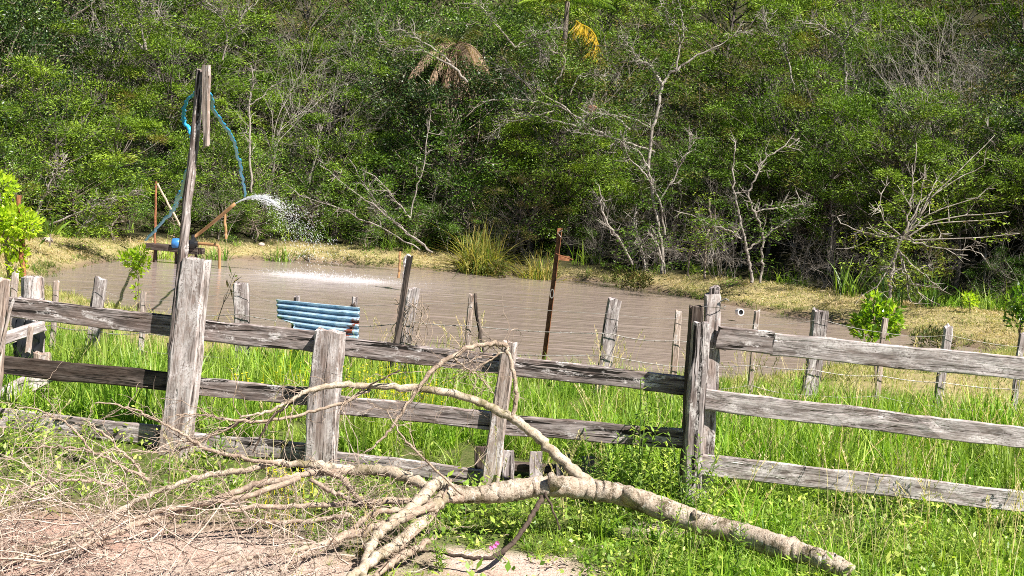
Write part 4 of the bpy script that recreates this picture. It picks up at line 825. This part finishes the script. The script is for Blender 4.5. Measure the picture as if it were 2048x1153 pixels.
# ------------------------------------------------------------------ forest
def tree_proto(seed, R, H, nclump, per, L, W, lmat, bmat, flat=.5, low=.25, lean=.5, twigr=.012):
    """One tree: trunk and limbs (first mesh) and leaves in clumps at the limb ends (second mesh); H is the crown's centre height, R its radius."""
    r = np.random.default_rng(seed); wood_ = MB(); lf = MB(); base = np.zeros(3); fork = np.array([r.normal(0, .15), r.normal(0, .15), H * .35]); topc = np.array([r.normal(0, .3), r.normal(0, .3), H * 1.15])
    main = spline([base, fork * .5 + r.normal(0, .06, 3), fork, (fork + topc) / 2 + r.normal(0, .15, 3), topc], 4); wood_.tube(main, np.linspace(.085, .02, len(main)), 7, False, .06)
    cl = []
    while len(cl) < nclump:
        d = N3(r.normal(0, 1, 3)); rr = R * r.uniform(.25, 1) ** .5; c = np.array([d[0] * rr, d[1] * rr, H + d[2] * rr * (H * (1 - low) / R if d[2] < 0 else .85)])
        if c[2] < H * low * .6: continue
        cl.append(c)
    cs_ = []; ds_ = []; ss_ = []; Ls = []
    for c in cl:
        j = int(np.clip(np.searchsorted(main[:, 2], c[2] * .62), 2, len(main) - 1)); a = main[j]; mid = (a + c) / 2 + r.normal(0, .12, 3) + [0, 0, -.12]
        lp = spline([a, mid, c], 3); wood_.tube(lp, np.linspace(.022, .006, len(lp)), 4, False)
        out = N3(c - [0, 0, H * .7]); cr = r.uniform(.34, .68) * R / 2.2
        for tw in range(3):
            e = c + N3(r.normal(0, 1, 3) + out) * cr * .9; wood_.tube([c, (c + e) / 2 + r.normal(0, .03, 3), e], [twigr * .6, twigr * .4, twigr * .2], 3, False)
        k = int(per * r.uniform(.6, 1.3)); dd = nrm(r.normal(0, 1, (k, 3))); rad = r.uniform(0, 1, k) ** .6
        p_ = c + dd * rad[:, None] * cr * [1.15, 1.15, flat]; fl = nrm(np.stack([dd[:, 0], dd[:, 1], dd[:, 2] * .35], -1) + r.normal(0, .35, (k, 3)) + out * .3)
        nn = nrm(np.array([0, 0, 1.0]) + out * .5 + r.normal(0, .65, (k, 3))); sd_ = nrm(np.cross(fl, nn)); cs_.append(p_); ds_.append(fl); ss_.append(sd_); Ls.append(L * r.uniform(.6, 1.35, k))
    cs_, ds_, ss_, Ls = np.vstack(cs_), np.vstack(ds_), np.vstack(ss_), np.concatenate(Ls)
    ph = r.uniform(0, 6.28, 9); kx = r.normal(0, 1, (9, 3)) * [1, 1, 1.5]; hole = sum(np.sin(cs_ @ kx[q] * 4.2 + ph[q]) for q in range(9)) / 3   # gaps that reach into the crown
    keep = hole > -.12 + r.normal(0, .12, len(hole)); lf.leaves(cs_[keep], ds_[keep], ss_[keep], Ls[keep], W)
    return wood_.mesh('trunk', bmat), lf.mesh('crown', lmat)
PR = {}
PR['feathery'] = [tree_proto(600 + i, 2.4, 3.0, 42, 620, .095, .029, L_FEATH, B_LIMB, .40, .2) for i in range(3)]
PR['broad'] = [tree_proto(620 + i, 2.2, 3.2, 40, 470, .085, .042, L_BROAD, B_BROWN, .75, .15) for i in range(3)]
PR['vine'] = [tree_proto(640 + i, 1.9, 2.0, 40, 450, .075, .038, L_VINE, B_BROWN, .85, .02) for i in range(3)]
PR['olive'] = [tree_proto(660 + i, 2.3, 3.1, 40, 380, .09, .026, L_OLIVE, B_LIMB, .5, .25) for i in range(3)]
PR['highcrown'] = [tree_proto(680 + i, 2.5, 3.9, 42, 580, .095, .028, L_FEATH, B_LIMB, .45, .42) for i in range(2)]
def bare_proto(seed, H, n0, bmat, spread=.5, r0=.05):
    r = np.random.default_rng(seed); mb = MB()
    def grow(p, d, L, rad, lv):
        n = 5; pts = [p]; dd = d
        for i in range(n): dd = N3(dd + r.normal(0, .13, 3) + [0, 0, .03]); pts.append(pts[-1] + dd * L / n)
        mb.tube(pts, np.linspace(rad, rad * .5, n + 1) * .48, 5 if rad > .02 else 3, False)
        if lv > 0:
            for j in range(3 if lv > 1 else 4): i = r.integers(2, n + 1); grow(pts[i], N3(dd + r.normal(0, spread, 3)), L * r.uniform(.5, .8), rad * .58, lv - 1)
    for i in range(n0): grow(np.array([r.normal(0, .08), r.normal(0, .08), 0]), N3(np.array([r.normal(0, .35), r.normal(0, .35), 1])), H * .42, r0 * r.uniform(.6, 1), 4)
    return mb.mesh('branches', bmat)
BARE = [bare_proto(700, 4.5, 1, B_GREY), bare_proto(701, 3.2, 3, B_GREY, .6, .03), bare_proto(702, 5.5, 2, B_WHITE, .5, .045), bare_proto(703, 2.6, 4, B_GREY, .7, .022), bare_proto(704, 4.0, 2, B_WHITE, .65, .035)]
KIND_LAB = {'feathery': 'feathery-leaved bright green tree', 'broad': 'dark glossy broad-leaved tree', 'vine': 'low leafy vine-smothered tree', 'olive': 'thin olive-brown leaved tree', 'highcrown': 'high-crowned feathery tree'}
LAND = [(-300, 'beyond the left edge'), (60, 'behind the lime-green shrub'), (230, 'behind the slim rusty stake'), (400, 'behind the tall leaning pole'), (540, 'behind the water jet'), (700, 'behind the blue corrugated sheet'), (880, 'under the dead palm crown'), (1010, 'behind the yellow sedge'),
        (1150, 'under the golden palm frond'), (1310, 'around the forked white tree'), (1500, 'behind the Y-shaped trunk'), (1680, 'behind the widest wire fence post'), (1800, 'behind the fan-shaped bare tree'), (1960, 'behind the lime sapling'), (2200, 'beyond the right edge')]
ROWS = {0: 'at the bank', 1: 'in the second rank', 2: 'in the middle of the wood', 3: 'up the slope', 4: 'high on the slope', 5: 'on the skyline'}
def crest_pt(px):
    y = np.interp(px, [c[0] for c in CREST_PX], [c[1] for c in CREST_PX]); return G(px, y, 0.0)
NTREE = [0]
def forest_tree(px, off, kind, s_, row, seed):
    c = crest_pt(px); d = N3([c[0], c[1], 0]); p = c + d * off; z = float(ground_z(p[0], p[1])) - .08
    land = min(LAND, key=lambda q: abs(q[0] - px))[1]; k = PR[kind]; NTREE[0] += 1; w_, l_ = k[seed % len(k)]
    t = thing('forest_tree', (p[0], p[1], z), '%s %s, %s' % (KIND_LAB[kind], ROWS[row], land), 'tree', '%ss %s, %s' % (KIND_LAB[kind], ROWS[row], land))
    t.scale = (s_, s_, s_ * random.uniform(.92, 1.1)); t.rotation_euler = (0, 0, random.uniform(0, 6.28)); link('trunk', w_, t); link('crown', l_, t)
def pick(px, row):
    r = random.random()
    if px < 420: return 'feathery' if r < (.9 if row < 3 else .5) else ('broad' if r < .97 else 'olive')
    if px < 900: return ('vine' if r < .25 else 'broad' if r < .62 else 'feathery' if r < .85 else 'olive')
    if px < 1250: return ('vine' if r < .28 else 'olive' if r < .5 else 'feathery' if r < .82 else 'broad')
    return ('feathery' if r < .5 else 'olive' if r < .68 else 'broad' if r < .9 else 'vine')
forest_tree(1135, 3.2, 'feathery', 1.12, 1, 1); forest_tree(1120, 5.0, 'olive', 1.5, 2, 1); forest_tree(900, 5.0, 'broad', 1.22, 2, 1); forest_tree(925, 3.4, 'vine', 1.35, 1, 1); forest_tree(1050, 3.1, 'vine', 1.1, 1, 2)
i = 0
for px in range(-330, 2460, 96):           # low shrubs right behind the crest
    x = px + random.uniform(-25, 25)
    if not (1340 < x < 1700) : forest_tree(x, (1.8 if x < 1100 else 2.9) + random.uniform(0, .7), 'vine' if random.random() < .8 or x < 400 else 'olive', random.uniform(.42, .66) * (.8 if x > 1700 else 1), 0, i)
    i += 1
for px in range(-380, 2500, 128):
    x = px + random.uniform(-35, 35); kind = 'highcrown' if x > 1320 and random.random() < .75 else pick(x, 1)
    forest_tree(x, (3.2 if x < 1100 else 4.4) + random.uniform(-.3, .9), kind, random.uniform(.78, 1.0), 1, i); i += 1
for px in range(-400, 2500, 145):
    x = px + random.uniform(-40, 40); forest_tree(x, 6.6 + random.uniform(-.8, .8), pick(x, 2), random.uniform(.95, 1.2), 2, i); i += 1
for px in range(-400, 2500, 150):
    x = px + random.uniform(-40, 40); forest_tree(x, 10.2 + random.uniform(-1, 1), pick(x, 3), random.uniform(1.05, 1.35), 3, i); i += 1
for px in range(-400, 2550, 120):
    x = px + random.uniform(-40, 40); forest_tree(x, 14 + random.uniform(-1.2, 1.2), pick(x, 4), random.uniform(1.3, 1.6), 4, i); i += 1
for px in range(-400, 2550, 150):
    x = px + random.uniform(-40, 40); forest_tree(x, 19.5 + random.uniform(-1.2, 1.2), pick(x, 4), random.uniform(1.5, 1.9), 5, i); i += 1
for px in range(-380, 620, 62):            # low thicket closing the foot of the wood on the left
    x = px + random.uniform(-20, 20); forest_tree(x, 5.2 + random.uniform(-.6, 1.6), random.choice(['vine', 'vine', 'broad']), random.uniform(.55, .85), 1, i); i += 1
for px in range(1250, 2500, 80):
    x = px + random.uniform(-20, 20); forest_tree(x, 6.0 + random.uniform(-.6, 1.2), random.choice(['vine', 'broad']), random.uniform(.6, .9), 2, i); i += 1
# bare grey saplings and dead branches between the crowns
for j in range(78):
    px = random.uniform(400, 2300) if j % 3 else random.uniform(950, 1480); off = random.choice([1.9, 2.4, 3.2, 4.6, 6.8, 9.2]); c = crest_pt(px); d = N3([c[0], c[1], 0]); p = c + d * off; z = float(ground_z(p[0], p[1])) - .05
    land = min(LAND, key=lambda q: abs(q[0] - px))[1]; big = off > 4; k_ = [0, 2, 4][j % 3] if big else [1, 3, 4][j % 3]
    s_ = random.uniform(1.0, 1.5) if big else random.uniform(.6, 1.0)
    nm = ('tall' if s_ > 1.25 else 'mid-height') + ' leafless grey tree' if big else ('leafless grey sapling' if s_ > .8 else 'short leafless grey sapling')
    nm = ('forked ' if j % 2 else 'twiggy ') + nm
    t = thing('bare_tree' if big else 'bare_sapling', (p[0], p[1], z), '%s in the forest, %s' % (nm, land), 'tree', '%ss, %s' % (nm, land))
    t.scale = (s_, s_, s_); t.rotation_euler = (random.uniform(-.2, .2), random.uniform(-.3, .3), random.uniform(0, 6.28)); link('branches', BARE[k_], t)
for j in range(42):                         # twiggy grey thicket along the skyline at the top right and top left
    px = random.choice([random.uniform(1450, 2150), random.uniform(1450, 2150), random.uniform(180, 620)]); off = random.uniform(8, 12.5); c = crest_pt(px); p = c + N3([c[0], c[1], 0]) * off; z = float(ground_z(p[0], p[1])) + 1.2
    t = thing('bare_tree', (p[0], p[1], z - 1.25), 'leafless grey tree in the twiggy skyline thicket, ' + min(LAND, key=lambda q: abs(q[0] - px))[1], 'tree', 'leafless trees at the top %s' % ('right' if px > 1000 else 'left'))
    t.scale = (1.5,) * 3; t.rotation_euler = (random.uniform(-.15, .15), random.uniform(-.2, .2), random.uniform(0, 6.28)); link('branches', BARE[[0, 2, 4][j % 3]], t)

# the trees the photograph singles out, limb by limb
def limb_tree(name, label, cat, paths, mat, d, twigs=60, seed=0, tl=.5, jit=.02, leafy=None):
    leafy = int(twigs * .7) if leafy is None else leafy
    base = P(paths[0][0][0], paths[0][0][1], d); t = thing(name, base, label, cat); mb = MB(); r = np.random.default_rng(seed); al = []
    for p_ in paths:
        dz = r.normal(0, .25); a = np.array([list(P(q[0], q[1], d + dz * (k / len(p_)))) + [q[2] * d / FPX] for k, q in enumerate(p_)]); s_ = spline(a, 5); s_[:, 3] *= .5; s_[:, 3] *= (.78 if name == 'white_tree' else 1); pts = s_[:, :3] + r.normal(0, jit, (len(s_), 3)) * (np.arange(len(s_)) > 0)[:, None]
        mb.tube(pts, np.maximum(s_[:, 3], .004), 8, False, .05); al.append((pts, s_[:, 3]))
    part('trunk', mb, mat, t, smooth=True); mb = MB()
    for _ in range(twigs):
        pts, rr = al[r.integers(0, len(al))]; j = r.integers(len(pts) // 3, len(pts)); dd = N3(pts[min(j, len(pts) - 1)] - pts[max(j - 2, 0)]) + r.normal(0, .6, 3); p = pts[j]; q = p + N3(dd) * tl * r.uniform(.3, 1.1)
        m = (p + q) / 2 + r.normal(0, .05, 3); mb.tube([p, m, q], [.013, .009, .004], 3, False)
        for _k in range(3): e = m + N3(q - p + r.normal(0, .45, 3)) * tl * .45; mb.tube([m, e], [.008, .003], 3, False)
    part('twigs', mb, mat, t, kind='stuff')
    if leafy:                               # sparse feathery sprays caught among the limbs
        lf = MB()
        for _ in range(leafy):
            pts, rr = al[r.integers(0, len(al))]; c = pts[r.integers(len(pts) // 4, len(pts))] + r.normal(0, .28, 3); k = 60; q = c + r.normal(0, 1, (k, 3)) * [.2, .2, .07]; a = r.uniform(0, 6.28, k)
            dd = nrm(np.stack([np.cos(a), np.sin(a), r.normal(0, .4, k)], -1)); lf.leaves(q, dd, nrm(np.cross(dd, r.normal(0, .8, (k, 3)) + [0, 0, 1])), .10 * r.uniform(.6, 1.3, k), .028)
        part('leaves', lf, L_FEATH, t)
limb_tree('white_tree', 'forked white-barked dead tree rising from the bank and splitting high in two', 'tree',
    [[(1322, 548, 9), (1325, 500, 8), (1315, 440, 7), (1304, 380, 8), (1297, 330, 8), (1302, 280, 8), (1315, 220, 8), (1325, 172, 8), (1345, 145, 6), (1385, 118, 5), (1440, 90, 3), (1480, 60, 2)],
     [(1325, 172, 7), (1312, 148, 5), (1296, 128, 5), (1275, 118, 4), (1262, 95, 3), (1248, 85, 2)], [(1352, 140, 5), (1358, 100, 5), (1366, 60, 4), (1362, 20, 3), (1350, -20, 2)], [(1366, 62, 3), (1340, 35, 3), (1322, 5, 2)],
     [(1308, 415, 6), (1340, 370, 4), (1368, 320, 3), (1385, 270, 2)], [(1330, 470, 5), (1318, 400, 5), (1290, 350, 4), (1255, 310, 3), (1240, 260, 2)], [(1306, 260, 4), (1270, 240, 4), (1230, 232, 3), (1180, 228, 3)],
     [(1299, 340, 5), (1270, 300, 4), (1215, 275, 3), (1150, 262, 2)]], B_WHITE, 34.3, 150, 1)
limb_tree('forked_tree', 'Y-shaped pale double trunk at the bank behind the tall corner post', 'tree',
    [[(1503, 566, 7), (1500, 530, 6), (1492, 490, 6), (1482, 445, 4), (1472, 400, 4), (1466, 340, 3), (1470, 290, 2)], [(1520, 566, 5), (1526, 530, 5), (1524, 505, 5), (1526, 470, 4), (1512, 430, 4), (1498, 395, 4), (1508, 360, 4), (1530, 320, 3), (1560, 300, 3), (1600, 280, 2)],
     [(1494, 500, 4), (1530, 475, 4), (1570, 445, 3), (1600, 430, 3), (1615, 400, 2)], [(1482, 478, 3), (1450, 458, 3), (1420, 450, 2), (1385, 430, 2)], [(1512, 425, 3), (1560, 415, 3), (1610, 410, 2)]], B_GREY, 31.6, 70, 2)
limb_tree('bank_tree', 'slim dark forked trunk on the bank above the tall corner post', 'tree',
    [[(1410, 558, 5), (1410, 520, 5), (1414, 470, 5), (1420, 440, 4), (1418, 400, 4)], [(1412, 500, 4), (1422, 462, 4), (1432, 420, 3)], [(1376, 553, 4), (1380, 500, 4), (1390, 470, 3)]], B_BROWN, 32.6, 20, 3)
fan = [[(1780, 608, 7), (1781, 570, 6), (1786, 530, 6), (1794, 502, 6), (1806, 470, 6), (1815, 440, 4), (1822, 400, 3), (1826, 350, 2.5), (1832, 290, 2)]]
for (x, y, x2, y2) in [(1850, 400, 1905, 345), (1870, 390, 1968, 330), (1860, 430, 1955, 395), (1880, 440, 2020, 425), (1875, 480, 2040, 470), (1850, 410, 1880, 350), (1840, 395, 1850, 330), (1770, 440, 1758, 380), (1850, 450, 1990, 440), (1760, 470, 1700, 500), (1880, 380, 1990, 270), (1740, 470, 1680, 445), (1875, 495, 1960, 505)]:
    fan.append([(1804, 478, 4), (x, y, 2.6), (x2, y2, 1.4)])
for (x, y, x2, y2) in [(1808, 545, 1822, 608), (1820, 560, 1850, 600), (1835, 540, 1870, 570), (1770, 545, 1750, 590)]: fan.append([(1797, 500, 3), (x, y, 2.6), (x2, y2, 1.8)])
limb_tree('fan_tree', 'bare pale tree spreading like a fan of straight branches behind the citrus bush', 'tree', fan, B_WHITE, 27.4, 60, 4, .6)
limb_tree('grey_trunks', 'cluster of thin grey trunks between the yellow sedge and the forked white tree', 'tree', [[(1265, 530, 4), (1245, 490, 5), (1225, 460, 5), (1205, 425, 4), (1200, 390, 3)], [(1290, 535, 4), (1283, 490, 4), (1268, 440, 3), (1290, 400, 3)], [(1330, 548, 4), (1318, 500, 4), (1300, 470, 4)]], B_GREY, 34.2, 40, 5)
limb_tree('fallen_limb', 'broken grey limb with bare forks hanging in the canopy under the golden frond', 'branch', [[(1310, 305, 5), (1250, 285, 5), (1190, 262, 5), (1130, 248, 4), (1070, 230, 3), (1010, 240, 2)], [(1190, 262, 4), (1140, 225, 4), (1080, 205, 4), (1020, 200, 3), (960, 205, 2)], [(1140, 225, 4), (1090, 190, 3), (1050, 165, 3), (1000, 135, 2)],
    [(1110, 222, 3), (1060, 235, 3), (1010, 250, 2), (990, 275, 2)], [(1110, 170, 3), (1130, 120, 3), (1090, 95, 2)], [(1140, 190, 3), (1160, 150, 3), (1200, 150, 2)], [(1260, 260, 5), (1220, 228, 5), (1180, 215, 4)]], B_WHITE, 37.0, 110, 6, .6)
limb_tree('slender_tree', 'slender pale-trunked tree behind the hose near the water jet', 'tree', [[(503, 385, 4), (502, 330, 5), (500, 270, 4), (498, 200, 4), (506, 165, 3), (502, 130, 2)], [(500, 210, 3), (530, 190, 2), (545, 170, 1.5)]], B_GREY, 35.5, 24, 7)
limb_tree('leaning_saplings', 'fan of thin bare pale stems leaning left from the bank behind the splash', 'tree', [[(865, 505, 3), (820, 470, 3), (760, 420, 3), (690, 370, 2), (640, 330, 1.5)], [(862, 505, 3), (800, 455, 3), (740, 385, 2), (700, 320, 1.5)], [(822, 440, 3), (795, 405, 3), (750, 350, 2)], [(820, 440, 3), (830, 380, 2.5), (848, 330, 2), (860, 220, 1.5)], [(840, 500, 2.5), (760, 455, 2.5), (660, 410, 2), (600, 395, 1)]], B_GREY, 34.8, 60, 8)
limb_tree('left_branches', 'low sprawl of bare pale branches behind the lime-green shrub', 'branch', [[(60, 470, 5), (75, 420, 5), (100, 370, 4), (120, 330, 3)], [(100, 450, 4), (160, 425, 4), (220, 400, 3), (280, 390, 2)], [(60, 440, 4), (40, 400, 3), (30, 350, 2)], [(150, 470, 3), (180, 440, 3), (215, 420, 2)]], B_GREY, 30.5, 90, 9)
limb_tree('top_left_tree', 'tall leafless grey tree at the top left of the wood', 'tree', [[(292, 100, 6), (284, 60, 5), (282, 20, 5), (282, -20, 4)], [(292, 100, 5), (265, 75, 4), (235, 35, 4), (222, -10, 3)], [(285, 95, 4), (305, 50, 3), (320, 20, 2)], [(445, 120, 4), (455, 70, 4), (440, 30, 3), (425, 0, 2)], [(455, 70, 3), (480, 40, 3), (500, 0, 2)]], B_GREY, 37, 150, 10, .7)
limb_tree('palm_side_tree', 'bare arching grey tree beside the dead palm', 'tree', [[(935, 165, 5), (900, 130, 5), (850, 105, 4), (800, 95, 3), (760, 88, 2)], [(900, 125, 4), (850, 85, 3), (800, 60, 2)], [(1030, 95, 4), (1000, 60, 4), (975, 30, 3), (950, 0, 2)], [(1030, 95, 4), (1060, 75, 3), (1100, 60, 2)], [(1030, 95, 3), (1070, 90, 3), (1085, 110, 2)]], B_WHITE, 36.6, 130, 11, .6)
limb_tree('right_dead_tree', 'dead grey trunk forking in the canopy right of the white tree', 'tree', [[(1588, 180, 4), (1578, 130, 4), (1570, 100, 4), (1572, 70, 3), (1600, 55, 2)], [(1570, 105, 3), (1545, 75, 2), (1530, 40, 2)], [(1690, 190, 5), (1690, 140, 5), (1682, 95, 4), (1655, 60, 3), (1610, 40, 2)], [(1682, 95, 4), (1700, 60, 3), (1720, 40, 2)]], B_WHITE, 36.8, 110, 12, .6)
nm = thing('ants_nest', P(1185, 217, 36.4), 'round reddish nest ball stuck on the bare limb in the canopy', 'nest'); mb = MB()
mb.tube([P(1185, 210, 36.4) + (P(1185, 226, 36.4) - P(1185, 210, 36.4)) * t for t in (0, .12, .35, .6, .85, 1)], [.03, .10, .14, .13, .08, .02], 10, True, .06); part('nest_ball', mb, plain('nest_earth', (.50, .28, .18), .9, .1), nm)

# palms
def frond(mb, p0, d, L, droop, n, ll, lw, r, hang=.8):
    side = N3(np.cross(d, UP)); pts = np.array([p0 + d * L * t + UP * (L * (.15 * t - droop * t * t)) for t in np.linspace(0, 1, 12)]); mb.tube(pts, np.linspace(.02, .006, 12), 4, False)
    t = np.linspace(.12, 1, n); c = np.stack([np.interp(t, np.linspace(0, 1, 12), pts[:, q]) for q in range(3)], -1); tan = nrm(np.gradient(c, axis=0))
    for sgn in (-1, 1):
        dd = nrm(side * sgn + tan * .7 + np.array([0, 0, -hang]) + r.normal(0, .12, (n, 3))); mb.leaves(c, dd, nrm(np.cross(dd, side * sgn + [0, 0, 1.0])), ll * np.sin(np.clip(t, .15, .97) * 3.14) ** .4, lw)
def palm(name, label, px, py, d, fr, stem_px=None, stem_mat=None):
    top = P(px, py, d); g = float(ground_z(top[0], top[1])); t = thing(name, (top[0], top[1], g), label, 'palm'); r = np.random.default_rng(int(px)); st = MB()
    n = 14; st.tube([np.array([top[0], top[1], g]) * (1 - k / n) + top * (k / n) for k in range(n + 1)], np.linspace(.11, .08, n + 1) * (1 + .08 * (np.arange(n + 1) % 2)), 10, True, .04); part('trunk', st, B_BROWN, t)
    for (mat, cnt, az0, az1, L, dr, ll, hang) in fr:
        for i in range(cnt):
            mb = MB(); a = az0 + (az1 - az0) * (i + .5) / cnt + r.normal(0, .1); el = r.uniform(.1, .7) if hang < 1 else r.uniform(-.3, .25); dv = np.array([math.cos(a) * math.cos(el), math.sin(a) * math.cos(el), math.sin(el)]); frond(mb, top, dv, L * r.uniform(.85, 1.1), dr, 46, ll, .03, r, hang); part('frond', mb, mat, t, 'dry hanging frond' if mat is L_DEADFR else 'golden dying frond' if mat is L_GOLD else None)
palm('dead_palm', 'palm with dead pinkish fronds drooping round its shaggy trunk', 912, 88, 41.5, [(L_DEADFR, 16, 0, 6.28, 1.5, 1.0, .6, 1.9), (L_OLIVE, 5, .4, 5.9, 1.6, .35, .55, .7)])
mb = MB(); r = np.random.default_rng(8)
dp = [o for o in bpy.data.objects if o.name == 'dead_palm'][0]
for i in range(46): x = 912 + r.normal(0, 9); mb.tube([P(x, 135 + r.uniform(-10, 20), 41.2 + r.normal(0, .1)), P(x + r.normal(0, 5) + (x - 912) * .5, 200 + r.normal(0, 8), 41.2)], [.018, .01], 4, False)
part('trunk_skirt', mb, L_DEADFR, dp, 'shaggy dead skirt', kind='stuff')
palm('green_palm', 'green feather palm at the top of the wood with one golden dying frond', 1135, 4, 41.5, [(L_FEATH, 11, 0, 6.28, 1.7, .45, .55, .6)])
gp = [o for o in bpy.data.objects if o.name == 'green_palm'][0]; mb = MB(); frp = spline([P(1137, 26, 41.4), P(1158, 46, 40.6), P(1180, 58, 40.2), P(1193, 78, 40.0), P(1189, 98, 40.0)], 8)[6:]; mb.tube(frp, .02, 4, False); n = len(frp)
for k in range(5):
    dd = nrm(np.stack([r.normal(-.15, .35, n), r.normal(-.1, .2, n), np.full(n, -1.0)], -1)); mb.leaves(frp + r.normal(0, .02, (n, 3)), dd, nrm(np.cross(dd, [0, 1.0, 0])), r.uniform(.35, .7, n), .035)
part('golden_frond', mb, L_GOLD, gp, 'golden dying frond hanging down')

# sedge clumps and reeds at the foot of the wood
def sedge(name, label, px, py, d, n, H, spread, mat, seed, lean=.55, cat='plant'):
    g = P(px, py, d); z = float(ground_z(g[0], g[1])); mb = tuft(n, H, .25, .035, spread, lean, seed, 5, .45); me = mb.mesh('blades', mat); t = thing(name, (g[0], g[1], z), label, cat); link('blades', me, t)
sedge('sedge_clump', 'big yellowing sedge clump overhanging the far bank', 965, 505, 36.2, 420, 1.45, .6, L_SEDGE, 1, .95)
sedge('sedge_clump', 'smaller orange-tipped sedge clump just right of the big one', 1080, 512, 35.9, 260, 1.15, .45, L_SEDGE, 2, .95)
for j, (px, py, d) in enumerate([(430, 474, 34.5), (340, 470, 33.5), (560, 478, 35.6)]): sedge('bank_reed', ['green reed tuft on the bank right of the pump', 'green reed tuft on the bank behind the pump', 'green reed tuft behind the falling water'][j], px, py, d, 70, .7, .4, L_GRASS, 20 + j, .5)
for j, (px, py, d, lab) in enumerate([(1690, 600, 30.5, 'tall green reeds left of the fan-shaped bare tree'), (1775, 612, 29.0, 'tall green reeds at the foot of the fan-shaped bare tree'), (1860, 622, 28.6, 'tall green reeds right of the fan-shaped bare tree')]): sedge('tall_reeds', lab, px, py, d, 60, .9, .35, L_VINE, 30 + j, .4)
# overhanging clumps where the far bank has slumped into the water
for j, (px, py, d, s_, lab) in enumerate([(995, 540, 35.4, .22, 'dark grassy clump slumped in the bank right of the sedge'), (1245, 562, 34.6, .30, 'dark overhanging clump on the far bank left of the white tree'), (1275, 565, 34.0, .25, 'leafy clump touching the water below the white tree'), (1860, 690, 24.5, .3, 'brown overhung clump at the right end of the pond')]):
    g = P(px, py, d); bush('bank_clump', lab, 'plant', g, [(g + [0, 0, .05], s_), (g + [s_ * .9, 0, 0], s_ * .7)], .02, L_OLIVE, 420, .14, .03, 50 + j)

# sky dome is the world; two stones on the far bank
for j, (px, py, d, s_, lab) in enumerate([(523, 489, 34.9, .10, 'small rounded pale stone on the far bank behind the jet'), (95, 480, 28.6, .13, 'pale stone at the far left bank under the rosette plant')]):
    g = P(px, py, d); t = thing('stone', g, lab, 'stone'); mb = MB(); mb.tube([g + [0, 0, z * s_] for z in (-.4, -.2, .1, .4, .55)], [s_ * .8, s_, s_ * .95, s_ * .6, s_ * .15], 10, True, .08); part('rock', mb, plain('pale_stone', (.52, .42, .36), .9, .1), t, smooth=True)

# trees that would share a label: tell them apart by size, else by side
bylab = {}
for o in bpy.data.objects:
    if o.parent is None and 'category' in o.keys(): bylab.setdefault(o['label'], []).append(o)
def sx(o): v = np.array(o.location) - CAM; return float(np.dot(v, _r) / np.dot(v, _f))
for lab, os_ in bylab.items():
    n = len(os_)
    if n < 2: continue
    bysz = sorted(os_, key=lambda o: o.scale[2]); bysd = sorted(os_, key=sx)
    if n == 2 and bysz[1].scale[2] - bysz[0].scale[2] > .12: nm = {id(bysz[0]): 'smaller', id(bysz[1]): 'larger'}
    elif n == 2: nm = {id(bysd[0]): 'left-hand', id(bysd[1]): 'right-hand'}
    elif n == 3: nm = {id(bysd[0]): 'leftmost', id(bysd[1]): 'middle', id(bysd[2]): 'rightmost'}
    else: nm = {id(bysd[k]): q for k, q in zip(range(n), ['leftmost', 'second', 'third', 'fourth', 'fifth', 'sixth', 'seventh', 'eighth'])}
    for o in os_: o['label'] = nm.get(id(o), '') + ' ' + lab
